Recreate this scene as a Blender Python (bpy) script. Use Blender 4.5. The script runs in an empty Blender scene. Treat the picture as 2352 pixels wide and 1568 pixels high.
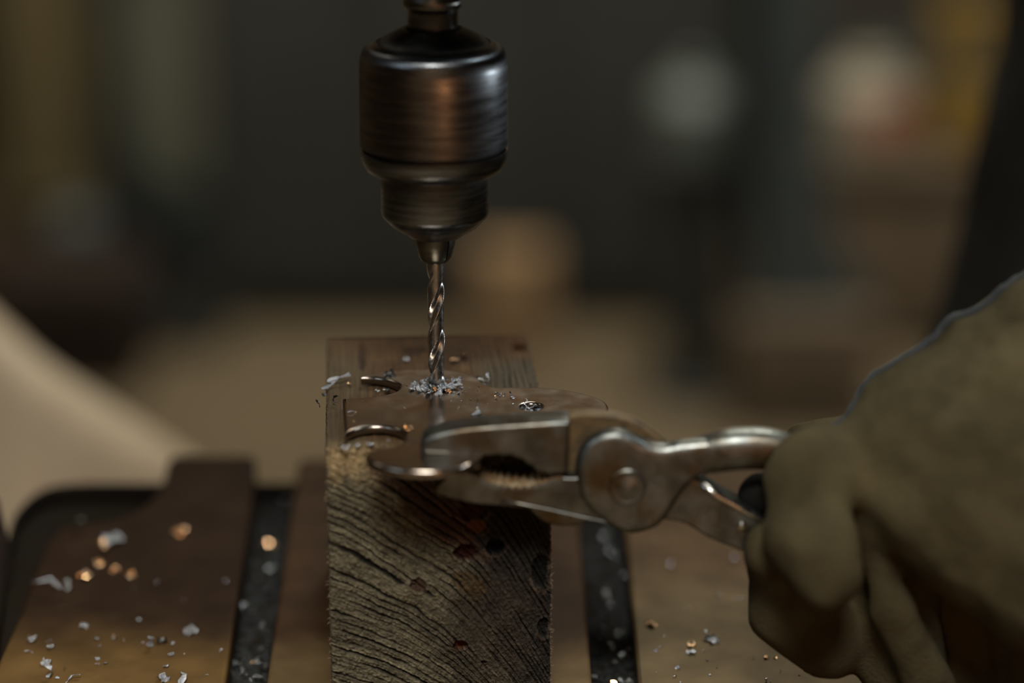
import bpy, bmesh, math, random
import numpy as np
from mathutils import Vector, Matrix, Euler
random.seed(7); rng = np.random.RandomState(11)
S = bpy.context.scene
COL = S.collection
# ------------------------------------------------------------------ camera, world, lights, exposure
CAM = Vector((0, -0.6725, 0.317)); F = 5550.0; PITCH = math.radians(18.3)
cd = bpy.data.cameras.new('camera'); cam = bpy.data.objects.new('camera', cd); COL.objects.link(cam)
cam.location = CAM; cam.rotation_euler = (math.pi/2 - PITCH, 0, 0)
cd.sensor_width = 36; cd.lens = 36*F/2352; cd.clip_start = 0.02; cd.clip_end = 50
cd.dof.use_dof = True; cd.dof.focus_distance = 0.703; cd.dof.aperture_fstop = 3.1
S.camera = cam
vs = S.view_settings
S.display_settings.display_device = 'sRGB'
vs.view_transform = 'Standard'; vs.look = 'None'; vs.exposure = 0.0; vs.gamma = 1.0; vs.use_curve_mapping = False
w = bpy.data.worlds.new('world'); S.world = w; w.use_nodes = True
w.node_tree.nodes['Background'].inputs[0].default_value = (0.5, 0.55, 0.6, 1)
w.node_tree.nodes['Background'].inputs[1].default_value = 0.04

def area(name, loc, target, size, energy, color, shape='DISK', size_y=None):
    l = bpy.data.lights.new(name, 'AREA'); l.shape = shape; l.size = size; l.energy = energy; l.color = color
    if size_y: l.size_y = size_y
    o = bpy.data.objects.new(name, l); COL.objects.link(o); o.location = loc
    o.rotation_euler = (Vector(target)-Vector(loc)).to_track_quat('-Z', 'Y').to_euler()
    return o
area('ceiling_light_over_bench', (-0.10, -0.48, 1.10), (0, -0.06, 0.05), 0.14, 4.3, (1.0, 0.96, 0.83))
area('cool_side_light', (0.70, 0.04, 0.93), (0, 0, 0.13), 0.10, 1.8, (0.78, 0.92, 1.0))
area('cool_low_lamp', (1.25, 0.29, 0.07), (0, 0, 0.12), 0.09, 3.0, (0.84, 0.93, 1.0))
area('warm_bench_lamp', (0.30, -1.0, 0.05), (0, 0, 0.12), 0.05, 0.45, (1.0, 0.40, 0.16))
fl = area('front_fill_light', (0.0, -1.6, 1.9), (0, -1.6, -0.9), 0.7, 75, (1.0, 0.97, 0.92)); fl.data.spread = math.radians(95)  # added fill at the front of the room, lifts the blacks on the metal
area('cool_fill_light', (-1.7, -1.3, 1.5), (0, 0, 0.05), 1.0, 6.0, (0.74, 0.88, 1.0))  # added cool fill from the front left, lifts the dark shadows
area('background_fill_light', (0.35, 2.15, 2.1), (0.3, 3.1, -0.9), 0.9, 98, (1.0, 0.96, 0.82))  # added unseen fill that brightens the far background
area('unseen_light_at_left', (-1.5, 1.1, 2.1), (-0.6, 1.0, -0.3), 0.5, 3, (1.0, 0.92, 0.78))  # unseen light aimed at the cloth and floor on the left

# ------------------------------------------------------------------ helpers: geometry of the view
CP, SP = math.cos(PITCH), math.sin(PITCH)
def ray(px, py):
    u = (px-1176)/F; v = (784-py)/F
    return Vector((u, CP + v*SP, -SP + v*CP))
def P(px, py, d): return CAM + ray(px, py)*d
def on_z(px, py, z):
    r = ray(px, py); return CAM + r*((z-CAM.z)/r.z)
def on_y(px, py, y):
    r = ray(px, py); return CAM + r*((y-CAM.y)/r.y)

def tag(o, label=None, cat=None, group=None, kind=None):
    if label: o['label'] = label
    if cat: o['category'] = cat
    if group: o['group'] = group
    if kind: o['kind'] = kind
    return o
def empty(name, loc, label=None, cat=None, group=None):
    o = bpy.data.objects.new(name, None); COL.objects.link(o); o.location = loc; o.empty_display_size = .01
    return tag(o, label, cat, group)
def wloc(o):
    v = Vector((0, 0, 0))
    while o: v = v + o.location; o = o.parent
    return v
def link(name, me, mat=None, parent=None):
    """mesh is in world coordinates; a top-level mesh gets its origin moved to its base"""
    o = bpy.data.objects.new(name, me); COL.objects.link(o)
    if mat and not me.materials: me.materials.append(mat)
    if parent: o.parent = parent; o.location = -wloc(parent)
    elif len(me.vertices):
        n = len(me.vertices); a = np.empty(n*3); me.vertices.foreach_get('co', a); a = a.reshape(-1, 3)
        c = Vector(((a[:, 0].min()+a[:, 0].max())/2, (a[:, 1].min()+a[:, 1].max())/2, a[:, 2].min()))
        me.transform(Matrix.Translation(-c)); o.location = c
    return o
def pydata(name, v, f, mat, parent=None, smooth=True, sharp=None):
    me = bpy.data.meshes.new(name); me.from_pydata([tuple(x) for x in v], [], [tuple(map(int, q)) for q in f]); me.update()
    if smooth: me.shade_smooth()
    if sharp: me.set_sharp_from_angle(angle=math.radians(sharp))
    return link(name, me, mat, parent)
def catmull(pts, n=6, closed=False):
    pts = [Vector(p) for p in pts]; out = []; N = len(pts)
    for i in range(N if closed else N-1):
        a = pts[(i-1) % N] if closed else pts[max(i-1, 0)]; b = pts[i]; c = pts[(i+1) % N]
        d = pts[(i+2) % N] if closed else pts[min(i+2, N-1)]
        for k in range(n):
            t = k/n
            out.append(0.5*((2*b)+(c-a)*t+(2*a-5*b+4*c-d)*t*t+(3*b-a-3*c+d)*t**3))
    if not closed: out.append(pts[-1])
    return out
def to_mesh(name, data):
    o = bpy.data.objects.new('tmp', data); COL.objects.link(o)
    dg = bpy.context.evaluated_depsgraph_get(); dg.update()
    me = bpy.data.meshes.new_from_object(o.evaluated_get(dg)); me.name = name
    bpy.data.objects.remove(o); return me
def prism(name, loops, z0, z1, bevel, mat, parent=None, frame='XY', res=3, ang=35):
    cu = bpy.data.curves.new(name, 'CURVE'); cu.dimensions = '2D'; cu.fill_mode = 'BOTH'
    cu.extrude = max((z1-z0)/2-bevel, 1e-6); cu.bevel_depth = bevel; cu.bevel_resolution = res; cu.offset = -bevel
    for lp in loops:
        s = cu.splines.new('POLY'); s.points.add(len(lp)-1); s.use_cyclic_u = True
        for i, p in enumerate(lp): s.points[i].co = (p[0], p[1], 0, 1)
    me = to_mesh(name, cu); bpy.data.curves.remove(cu)
    me.transform(Matrix.Translation((0, 0, (z0+z1)/2)))
    if frame == 'XZ':   # (x, y, z) -> (x, -z, y): loops in the x-z plane, thickness along -y
        me.transform(Matrix(((1, 0, 0, 0), (0, 0, -1, 0), (0, 1, 0, 0), (0, 0, 0, 1))))
    elif frame == 'YZ':   # loops in the y-z plane, thickness along x
        me.transform(Matrix(((0, 0, 1, 0), (1, 0, 0, 0), (0, 1, 0, 0), (0, 0, 0, 1))))
    me.materials.clear(); me.shade_smooth(); me.set_sharp_from_angle(angle=math.radians(ang))
    return link(name, me, mat, parent)
def box(name, lo, hi, mat, parent=None, bevel=0.002):
    x0, y0, z0 = lo; x1, y1, z1 = hi
    return prism(name, [[(x0, y0), (x1, y0), (x1, y1), (x0, y1)]], z0, z1, bevel, mat, parent)
def lathe(name, prof, cx, cy, mat, parent=None, segs=96, sharp=28):
    v, f = [], []; n = len(prof)
    for r, z in prof:
        for k in range(segs):
            a = 2*math.pi*k/segs; v.append((cx+r*math.cos(a), cy+r*math.sin(a), z))
    for i in range(n-1):
        for k in range(segs):
            k2 = (k+1) % segs; f.append((i*segs+k, (i+1)*segs+k, (i+1)*segs+k2, i*segs+k2))
    f.append(tuple(range(segs))); f.append(tuple((n-1)*segs+k for k in range(segs))[::-1])
    o = pydata(name, v, f, mat, parent, True, sharp); return o
def tube(name, pts, rad, mat, parent=None, segs=14):
    pts = [Vector(p) for p in pts]; n = len(pts); R = rad if hasattr(rad, '__len__') else [rad]*n
    v, f = [], []; up = Vector((0.01, 0.02, 1)).normalized()
    for i, p in enumerate(pts):
        t = (pts[min(i+1, n-1)]-pts[max(i-1, 0)]).normalized()
        a = t.cross(up); a = a.normalized() if a.length > .05 else t.cross(Vector((1, 0, 0))).normalized(); b = t.cross(a)
        for k in range(segs):
            an = 2*math.pi*k/segs; v.append(p+(a*math.cos(an)+b*math.sin(an))*R[i])
    for i in range(n-1):
        for k in range(segs):
            k2 = (k+1) % segs; f.append((i*segs+k, i*segs+k2, (i+1)*segs+k2, (i+1)*segs+k))
    f.append(tuple(range(segs))[::-1]); f.append(tuple((n-1)*segs+k for k in range(segs)))
    return pydata(name, v, f, mat, parent)
# numpy value noise
_T = rng.rand(256, 256)
def vn(x, y):
    xi = np.floor(x).astype(int); yi = np.floor(y).astype(int); fx = x-xi; fy = y-yi
    fx = fx*fx*(3-2*fx); fy = fy*fy*(3-2*fy)
    a = _T[xi % 256, yi % 256]; b = _T[(xi+1) % 256, yi % 256]; c = _T[xi % 256, (yi+1) % 256]; d = _T[(xi+1) % 256, (yi+1) % 256]
    return (a*(1-fx)+b*fx)*(1-fy)+(c*(1-fx)+d*fx)*fy
def fbm(x, y, o=4):
    s = 0; a = .5
    for i in range(o): s = s+a*vn(x+17.3*i, y+9.1*i); x = x*2; y = y*2; a *= .5
    return s/(1-.5**o)
def sst(a, b, x):
    t = np.clip((x-a)/(b-a), 0, 1); return t*t*(3-2*t)
# surface nets of a signed distance field
def surface_nets(fn, lo, hi, h):
    lo = np.array(lo); n = np.ceil((np.array(hi)-lo)/h).astype(int)+1
    g = np.stack(np.meshgrid(*[lo[i]+h*np.arange(n[i]) for i in range(3)], indexing='ij'), -1)
    f = fn(g.reshape(-1, 3)).reshape(n)
    c = np.zeros(tuple(n-1)+(3,)); cnt = np.zeros(tuple(n-1))
    base = np.stack(np.meshgrid(*[np.arange(k-1) for k in n], indexing='ij'), -1).astype(float)
    def cs(dx, dy, dz): return f[dx:n[0]-1+dx, dy:n[1]-1+dy, dz:n[2]-1+dz]
    cor = [(a, b, d) for a in (0, 1) for b in (0, 1) for d in (0, 1)]
    for p in cor:
        for ax in range(3):
            if p[ax] == 0:
                q = list(p); q[ax] = 1; fa, fb = cs(*p), cs(*q); m = (fa < 0) != (fb < 0)
                t = np.where(m, fa/np.where(m, fa-fb, 1), 0)
                for k in range(3):
                    c[..., k] += np.where(m, base[..., k]+p[k]+(t if k == ax else 0), 0)
                cnt += m
    act = cnt > 0; idx = -np.ones(act.shape, int); idx[act] = np.arange(act.sum())
    V = lo+h*(c[act]/cnt[act][:, None]); Q = []
    for ax in range(3):
        b, d = (ax+1) % 3, (ax+2) % 3
        sl0 = [slice(None)]*3; sl1 = [slice(None)]*3
        sl0[ax] = slice(0, n[ax]-1); sl1[ax] = slice(1, n[ax])
        for k in (b, d): sl0[k] = sl1[k] = slice(1, n[k]-1)
        fa, fb = f[tuple(sl0)], f[tuple(sl1)]; m = (fa < 0) != (fb < 0)
        I = np.argwhere(m)
        if not len(I): continue
        off = np.zeros(3, int); off[b] = off[d] = 1; I = I+off
        def gi(db, dd):
            J = I.copy(); J[:, b] -= db; J[:, d] -= dd; return idx[J[:, 0], J[:, 1], J[:, 2]]
        q = np.stack([gi(1, 1), gi(0, 1), gi(0, 0), gi(1, 0)], 1)
        neg = (fa < 0)[m]; q[~neg] = q[~neg][:, ::-1]; Q.append(q)
    return V, np.concatenate(Q)
def cap(p, a, b, ra, rb):
    a = np.array(a); b = np.array(b); d = b-a; t = np.clip(((p-a)@d)/(d@d), 0, 1)
    return np.linalg.norm(p-a-t[:, None]*d, axis=1)-(ra+(rb-ra)*t)
def smin(a, b, k):
    h = np.clip(.5+.5*(b-a)/k, 0, 1); return b*(1-h)+a*h-k*h*(1-h)

# ------------------------------------------------------------------ materials
def mat(name, base, rough=.5, metal=0., base2=None, scale=200, mix=(.4, .6), detail=6, bump=0., bscale=None, rvar=0., stretch=(1, 1, 1), spec=.5, base3=None, s3=60, mix3=(.5, .65), bdist=.0004, attr=None):
    m = bpy.data.materials.new(name); m.use_nodes = True; nt = m.node_tree; N = nt.nodes; L = nt.links
    bs = N['Principled BSDF']; bs.inputs['Base Color'].default_value = (*base, 1); bs.inputs['Roughness'].default_value = rough
    bs.inputs['Metallic'].default_value = metal; bs.inputs['Specular IOR Level'].default_value = spec
    tc = N.new('ShaderNodeTexCoord'); mp = N.new('ShaderNodeMapping'); L.new(tc.outputs['Object'], mp.inputs[0]); mp.inputs['Scale'].default_value = stretch
    def noise(sc, d=detail):
        n = N.new('ShaderNodeTexNoise'); n.inputs['Scale'].default_value = sc; n.inputs['Detail'].default_value = d; L.new(mp.outputs[0], n.inputs['Vector']); return n
    def ramp(src, a, b, ca, cb):
        r = N.new('ShaderNodeValToRGB'); r.color_ramp.elements[0].position = a; r.color_ramp.elements[1].position = b
        r.color_ramp.elements[0].color = ca; r.color_ramp.elements[1].color = cb; L.new(src, r.inputs[0]); return r
    out = None
    if attr:
        at = N.new('ShaderNodeAttribute'); at.attribute_name = attr; out = at.outputs['Color']
    if base2:
        n1 = noise(scale); r1 = ramp(n1.outputs['Fac'], mix[0], mix[1], (*base, 1), (*base2, 1)); out = r1.outputs[0]
    if base3:
        n2 = noise(s3); r2 = ramp(n2.outputs['Fac'], mix3[0], mix3[1], (0, 0, 0, 1), (1, 1, 1, 1))
        mx = N.new('ShaderNodeMix'); mx.data_type = 'RGBA'; L.new(r2.outputs[0], mx.inputs[0])
        if out: L.new(out, mx.inputs[6])
        else: mx.inputs[6].default_value = (*base, 1)
        mx.inputs[7].default_value = (*base3, 1); out = mx.outputs[2]
    if out: L.new(out, bs.inputs['Base Color'])
    if rvar:
        n3 = noise(scale*1.7); r3 = N.new('ShaderNodeMapRange'); L.new(n3.outputs['Fac'], r3.inputs[0])
        r3.inputs[1].default_value = .3; r3.inputs[2].default_value = .7
        r3.inputs[3].default_value = max(rough-rvar, .03); r3.inputs[4].default_value = rough+rvar; L.new(r3.outputs[0], bs.inputs['Roughness'])
    if bump:
        n4 = noise(bscale or scale*3, 8); b = N.new('ShaderNodeBump'); b.inputs['Strength'].default_value = bump; b.inputs['Distance'].default_value = bdist
        L.new(n4.outputs['Fac'], b.inputs['Height']); L.new(b.outputs[0], bs.inputs['Normal'])
    return m
M = {}
def turned(m, a=.8):
    nt = m.node_tree; t = nt.nodes.new('ShaderNodeTangent'); t.direction_type = 'RADIAL'; t.axis = 'Z'
    b = nt.nodes['Principled BSDF']; nt.links.new(t.outputs[0], b.inputs['Tangent']); b.inputs['Anisotropic'].default_value = a
    return m
M['floor'] = mat('concrete_floor', (.118, .088, .054), .9, spec=.1, base2=(.102, .076, .046), scale=3, bump=.3, bscale=40, bdist=.002)
M['wall'] = mat('workshop_wall', (.052, .045, .034), .85, base2=(.040, .035, .028), scale=2)
M['wall_side'] = mat('side_wall_paint', (.22, .138, .072), .85, base2=(.18, .115, .062), scale=2)
M['ceiling'] = mat('ceiling_boards', (.13, .09, .055), .8, base2=(.10, .07, .045), scale=2)
M['cabinet'] = mat('dark_grey_cabinet', (.026, .029, .027), .55, base2=(.034, .035, .031), scale=4, mix=(.35, .65))
M['olive'] = mat('olive_brown_board', (.095, .070, .026), .8, base2=(.075, .056, .024), scale=5)
M['greygreen'] = mat('grey_green_board', (.092, .092, .062), .8, base2=(.078, .078, .053), scale=4)
M['blackrub'] = mat('black_rubber', (.006, .007, .006), .9, spec=.15)
M['post'] = mat('dark_grey_paint', (.044, .056, .058), .6, base2=(.034, .044, .046), scale=9)
M['greymetal'] = mat('light_grey_enamel', (.12, .135, .125), .6, base2=(.10, .115, .105), scale=9)
M['white'] = mat('off_white_plastic', (.26, .23, .17), .7, base2=(.22, .19, .14), scale=12)
M['red'] = mat('red_label', (.36, .07, .03), .6)
M['yellow'] = mat('yellow_plastic', (.20, .115, .012), .6, base2=(.16, .095, .012), scale=12)
M['tan'] = mat('tan_wood', (.25, .15, .070), .8, base2=(.20, .125, .06), scale=14)
M['brown'] = mat('brown_wood_box', (.115, .080, .046), .7, base2=(.09, .065, .04), scale=10)
M['darkred'] = mat('dark_red_paint', (.022, .014, .010), .8, spec=.2)
M['bluegrey'] = mat('blue_grey_tin', (.085, .095, .095), .5)
M['cloth'] = mat('beige_canvas', (.56, .45, .31), .9, base2=(.50, .40, .29), scale=10, bump=.2, bscale=900, bdist=.0003)
M['chuck'] = mat('dark_chuck_steel', (.130, .138, .145), .28, 1., base2=(.080, .082, .084), scale=60, rvar=.06, stretch=(1, 1, 14), bump=.10, bscale=420, bdist=.0001)
M['chuckhub'] = mat('blackened_hub_steel', (.04, .038, .034), .38, 1., base2=(.025, .023, .021), scale=160)
M['spindle'] = mat('spindle_steel', (.12, .115, .105), .28, 1., base2=(.085, .08, .075), scale=80, stretch=(1, 1, 12), rvar=.05)
M['jaw'] = mat('chuck_jaw_steel', (.12, .115, .095), .36, 1., base2=(.09, .085, .07), scale=120, stretch=(1, 1, 6))
M['bit'] = mat('bright_drill_steel', (.44, .43, .41), .24, 1., base2=(.34, .33, .31), scale=500, rvar=.06)
M['plate'] = mat('brushed_steel_plate', (.30, .265, .23), .20, 1., base2=(.24, .21, .185), scale=90, rvar=.05, bump=.06, bscale=2500, bdist=.00005, base3=(.30, .19, .12), s3=55, mix3=(.5, .75))
M['pliers'] = mat('worn_plier_steel', (.160, .172, .165), .40, 1., base2=(.078, .080, .074), scale=130, mix=(.35, .65), rvar=.10, bump=.35, bscale=700, base3=(.085, .062, .036), s3=75, mix3=(.5, .68), bdist=.0003)
M['rust'] = mat('rusty_jaw_steel', (.24, .14, .06), .7, .2, base2=(.12, .075, .036), scale=500, bump=.5, bscale=1500, base3=(.28, .22, .14), s3=260, mix3=(.5, .6))
M['rustdark'] = mat('rusty_shoulder_steel', (.10, .065, .025), .6, .3, base2=(.06, .04, .018), scale=300, bump=.4, bscale=900)
M['chip'] = mat('bright_swarf_steel', (.62, .64, .66), .22, 1., base2=(.30, .32, .34), scale=900, bump=.6, bscale=3500, bdist=.0002)
M['chipwarm'] = mat('warm_glint_swarf', (.80, .52, .30), .24, 1.)  # orange lamp glints put into the steel colour, also used for brownish chips
M['chipdull'] = mat('dull_swarf_steel', (.13, .13, .125), .40, 1., base2=(.09, .09, .085), scale=900)
M['finedark'] = mat('dark_fine_swarf', (.016, .017, .016), .6, .0, spec=.1)
def shaded_rust(name, back, front, y0, y1, rough, metal, patch=None):
    # rust and oil colour with shade painted in: darker back, lighter front
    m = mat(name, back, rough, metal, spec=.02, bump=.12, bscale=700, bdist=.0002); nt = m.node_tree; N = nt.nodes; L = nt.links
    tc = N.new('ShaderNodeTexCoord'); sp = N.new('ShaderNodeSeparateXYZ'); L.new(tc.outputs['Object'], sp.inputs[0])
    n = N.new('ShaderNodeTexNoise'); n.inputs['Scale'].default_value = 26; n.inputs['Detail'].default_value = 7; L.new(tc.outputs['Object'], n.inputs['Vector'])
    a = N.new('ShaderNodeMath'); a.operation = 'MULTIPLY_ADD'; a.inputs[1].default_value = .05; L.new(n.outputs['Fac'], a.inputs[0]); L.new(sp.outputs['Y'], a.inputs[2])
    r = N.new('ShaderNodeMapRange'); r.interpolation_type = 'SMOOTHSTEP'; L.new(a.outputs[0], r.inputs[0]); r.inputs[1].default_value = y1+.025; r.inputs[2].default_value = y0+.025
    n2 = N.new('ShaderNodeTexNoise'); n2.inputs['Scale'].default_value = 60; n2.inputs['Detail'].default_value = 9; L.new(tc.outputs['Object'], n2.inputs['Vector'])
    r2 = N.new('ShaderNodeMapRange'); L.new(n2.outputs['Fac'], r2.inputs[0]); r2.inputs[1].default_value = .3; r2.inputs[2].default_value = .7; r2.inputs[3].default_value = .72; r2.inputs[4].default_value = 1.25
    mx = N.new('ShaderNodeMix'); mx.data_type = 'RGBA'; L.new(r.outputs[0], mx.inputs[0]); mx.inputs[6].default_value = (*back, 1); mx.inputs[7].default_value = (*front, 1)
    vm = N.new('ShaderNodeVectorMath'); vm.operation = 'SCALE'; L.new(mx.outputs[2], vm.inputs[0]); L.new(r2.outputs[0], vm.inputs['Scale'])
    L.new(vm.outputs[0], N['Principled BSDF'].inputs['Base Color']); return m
M['tabtop'] = shaded_rust('rust_bar_top_shaded_back', (.020, .0105, .0055), (.090, .052, .018), -.026, .020, .52, .10)
M['tabmid'] = shaded_rust('rust_middle_bar_shaded_back', (.034, .018, .009), (.080, .053, .025), -.026, .006, .52, .10)
M['tabright'] = shaded_rust('right_bar_shaded_back', (.050, .029, .013), (.068, .048, .024), .015, .060, .42, .25)
M['tabbase'] = mat('black_oily_casting', (.012, .010, .008), .9, 0, spec=0, base2=(.013, .010, .007), scale=60, bump=.3, bscale=200)
M['leather'] = mat('olive_brown_suede', (.056, .045, .023), .95, base2=(.030, .024, .012), scale=45, mix=(.35, .65), bump=1.0, bscale=1300, base3=(.064, .052, .026), s3=38, mix3=(.5, .7), spec=.06, bdist=.0006)
M['leatherdark'] = mat('dark_glove_leather', (.006, .006, .005), .9, spec=.08)
M['piping'] = mat('blue_black_piping', (.010, .013, .014), .85, base2=(.022, .026, .026), scale=200, bump=.5, bscale=1500)
M['garment'] = mat('black_work_jacket', (.020, .019, .016), .9, base2=(.026, .025, .021), scale=40, spec=.15, bump=.3, bscale=700)
M['skin'] = mat('skin', (.42, .25, .17), .55); M['hair'] = mat('dark_hair', (.02, .014, .01), .6)
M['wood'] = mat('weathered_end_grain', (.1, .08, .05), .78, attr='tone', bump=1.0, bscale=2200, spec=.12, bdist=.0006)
M['hole'] = mat('dark_resin', (.05, .016, .008), .25, spec=.6)
M['fibre'] = mat('wood_fibre', (.30, .22, .15), .8)

for k_ in ('chuck', 'spindle', 'chuckhub'): turned(M[k_])
# ------------------------------------------------------------------ room shell
FZ = -0.90
def shell(name, lo, hi, m): return tag(box(name, lo, hi, m, bevel=.0005), kind='structure')
shell('floor', (-3, -2.2, FZ-.1), (3, 4.6, FZ), M['floor'])
shell('wall_back', (-3, 4.5, FZ), (3, 4.6, 2.3), M['wall_side'])
shell('trim_1', (-2.99, 4.47, FZ+.001), (2.99, 4.4995, .85), M['wall'])
shell('wall_left', (-3.1, -2.2, FZ), (-3, 4.6, 2.3), M['wall_side'])
shell('wall_right', (3, -2.2, FZ), (3.1, 4.6, 2.3), M['wall_side'])
shell('wall_front', (-3, -2.3, FZ), (3, -2.2, 2.3), M['wall_side'])
shell('ceiling', (-3, -2.2, 2.3), (3, 4.6, 2.4), M['ceiling'])

# ------------------------------------------------------------------ things far behind, out of focus
def hx(px, y, py=600): return on_y(px, py, y).x
def hz(py, y): return on_y(1176, py, y).z
# dark cabinet
Y = 3.10
cab = empty('storage_cabinet', (hx(1050, Y), Y, FZ), 'large dark grey metal cabinet, a blurred dark expanse behind the drill chuck', 'cabinet')
x0, x1 = hx(482, Y, 500), hx(1690, Y, 500)
zb = hz(735, Y)
box('carcass', (x0, Y, FZ+.0), (x1, Y+.45, .75), M['cabinet'], cab, .01)
nd = 3
for i in range(nd):
    a = x0+.012+(x1-x0-.024)*i/nd; b = x0+.012+(x1-x0-.024)*(i+1)/nd-.008
    d = box('door', (a, Y-.02, FZ+.06), (b, Y-.0005, .74), M['cabinet'], cab, .004)
    h = box('handle', (b-.045, Y-.038, -.32), (b-.03, Y-.0205, -.16), M['post'], d, .003)
# tan upright (stump of wood) in front of the cabinet
Y = 2.95
def standing(name, pxa, pxb, pyt, Y, depth, m, label, cat, pyb=None, bevel=.008, ref=500):
    a, b = hx(pxa, Y, ref), hx(pxb, Y, ref); zt = hz(pyt, Y)
    e = empty(name, ((a+b)/2, Y+depth/2, FZ), label, cat)
    box('body', (a, Y, FZ), (b, Y+depth, zt), m, e, bevel); return e, a, b, zt
e, a, b, zt = standing('wooden_offcut', 1085, 1265, 585, 2.9, .09, M['tan'], 'short upright tan wooden offcut, a warm glowing blur just right of the drill bit', 'wood')
for k in range(3): box('end_crack', (a+.02+.03*k, 2.92+.01*k, zt-.001), (a+.023+.03*k, 2.96+.01*k, zt+.0006), M['brown'], e, .0002)
# low dark skirting ledge
# boards at the left
e, a, b, zt = standing('olive_board', 22, 238, -420, 3.10, .05, M['olive'], 'tall olive-brown board standing at the far left edge', 'board')
box('batten', (a+.01, 3.085, hz(470, 3.10)), (b-.01, 3.0998, hz(430, 3.10)), M['olive'], e, .003)
e, a, b, zt = standing('grey_green_panel', 246, 478, -420, 3.08, .05, M['greygreen'], 'tall grey-green panel standing between the olive board and the dark cabinet', 'panel')
box('batten', (a+.01, 3.065, hz(-120, 3.08)), (b-.01, 3.0798, hz(-160, 3.08)), M['greygreen'], e, .003)
e, a, b, zt = standing('dark_bin', 236, 500, 470, 2.95, .12, M['cabinet'], 'low dark bin in front of the grey-green panel, with the black hose ending in it', 'bin')
box('rim', (a-.004, 2.946, zt-.012), (b+.004, 3.074, zt+.006), M['blackrub'], e, .003)
e, a, b, zt = standing('blue_grey_tin', 120, 232, 520, 2.98, .10, M['bluegrey'], 'blue-grey tin blurred below the olive board, behind the dark red crate', 'tin')
box('tin_lid', (a-.004, 2.976, zt-.01), (b+.004, 3.084, zt+.006), M['bluegrey'], e, .003)
e, a, b, zt = standing('dark_red_crate', -60, 300, 640, 2.75, .20, M['darkred'], 'low dark red crate low at the far left, behind the pale cloth', 'crate')
box('slat', (a, 2.742, zt-.05), (b, 2.7498, zt-.01), M['darkred'], e, .002)
box('slat', (a, 2.742, zt-.12), (b, 2.7498, zt-.07), M['darkred'], e, .002)
# black hose
hp = [P(250, -60, 3.12), P(255, 120, 3.10), P(268, 300, 3.08), P(305, 430, 3.05), P(365, 510, 3.02), P(440, 580, 3.0), P(452, 610, 2.99)]
cp = catmull(hp, 8)
tag(tube('black_hose', cp, [0.012+.020*sst(.2, .6, i/len(cp)) for i in range(len(cp))], M['blackrub']), 'thick black hose curving down in front of the grey-green panel', 'hose')
# dark post with flared foot (column of a machine)
Yp = 2.62
e = empty('machine_column', (hx(1800, Yp), Yp, FZ), 'dark grey steel machine column with a flared foot, right of the cabinet', 'machine')
prof = [(1700, -300), (1885, -300), (1888, 200), (1905, 480), (1930, 590), (1985, 655), (2010, 700), (2000, 712), (1730, 712), (1718, 640), (1705, 480)]
lp = [((q := on_y(px, py, Yp)).x, q.z) for px, py in prof]
prism('column', [lp], -(Yp+.12), -Yp, .006, M['post'], e, frame='XZ')
box('base', (hx(1690, Yp, 700), Yp-.05, FZ), (hx(2010, Yp, 700), Yp+.2, hz(708, Yp)), M['brown'], e, .004)
g1 = hx(1752, Yp, 300)
box('guide_rail', (hx(1706, Yp, 300), Yp-.022, hz(560, Yp)), (hx(1738, Yp, 300), Yp-.0005, hz(-300, Yp)), M['blackrub'], e, .003)
# grey round fitting left of the column
Y = 2.75
def can(name, px, pyt, pyb, rpx, Y, m, label, cat, stand=None):
    c = on_y(px, (pyt+pyb)/2, Y); r = abs(on_y(px+rpx, pyb, Y).x-c.x); zt, zb = hz(pyt, Y), hz(pyb, Y)
    zb = stand or zb; e = empty(name, (c.x, Y, zb), label, cat)
    lathe('body', [(r*.9, zb+.0005), (r, zb+.01), (r, zt-.03), (r*.72, zt-.008), (r*.5, zt)], c.x, Y, m, e, 32); return e, c.x, r, zb, zt
e, cx, r, zb, zt = can('grey_canister', 1592, 180, 345, 88, 2.75, M['greymetal'], 'pale grey canister blurred just left of the machine column', 'canister')
lathe('cap', [(r*.3, zt), (r*.3, zt+.02), (r*.2, zt+.024)], cx, 2.75, M['greymetal'], e, 24)
st = empty('narrow_stand', (cx, 2.75, FZ), 'dark narrow stand carrying the pale grey canister', 'stand')
box('top', (cx-r*1.02, 2.75-r, zb-.02), (cx+r*1.02, 2.75+r, zb), M['cabinet'], st, .003)
lathe('pole', [(r*.8, FZ+.03), (r*.8, zb-.0201)], cx, 2.75, M['cabinet'], st, 24)
lathe('foot', [(r*1.1, FZ), (r*1.1, FZ+.012), (r*.9, FZ+.0299)], cx, 2.75, M['cabinet'], st, 24)
# brown bench at right with things on it
Yb = 2.95
bx0, bx1, bzt = hx(1905, Yb, 500), hx(2700, Yb, 500), hz(372, Yb)
bn = empty('low_wooden_bench', ((bx0+bx1)/2, Yb+.2, FZ), 'low brown wooden bench holding containers behind the right of the scene', 'bench')
box('bench_top', (bx0-.01, Yb, bzt-.03), (bx1, Yb+.45, bzt), M['brown'], bn, .003)
box('front_board', (bx0, Yb+.012, FZ+.02), (bx1-.01, Yb+.035, bzt-.0305), M['brown'], bn, .003)
for sx in (bx0+.005, bx1-.05):
    for sy in (Yb+.04, Yb+.38): box('leg', (sx, sy, FZ), (sx+.04, sy+.05, bzt-.031), M['brown'], bn, .003)
e, cx, r, zb, zt = can('white_tub', 1990, 165, 372-8, 98, Yb+.10, M['white'], 'off-white tub with a red label on the bench, right of the machine column', 'tub', stand=bzt+.0004)
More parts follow.
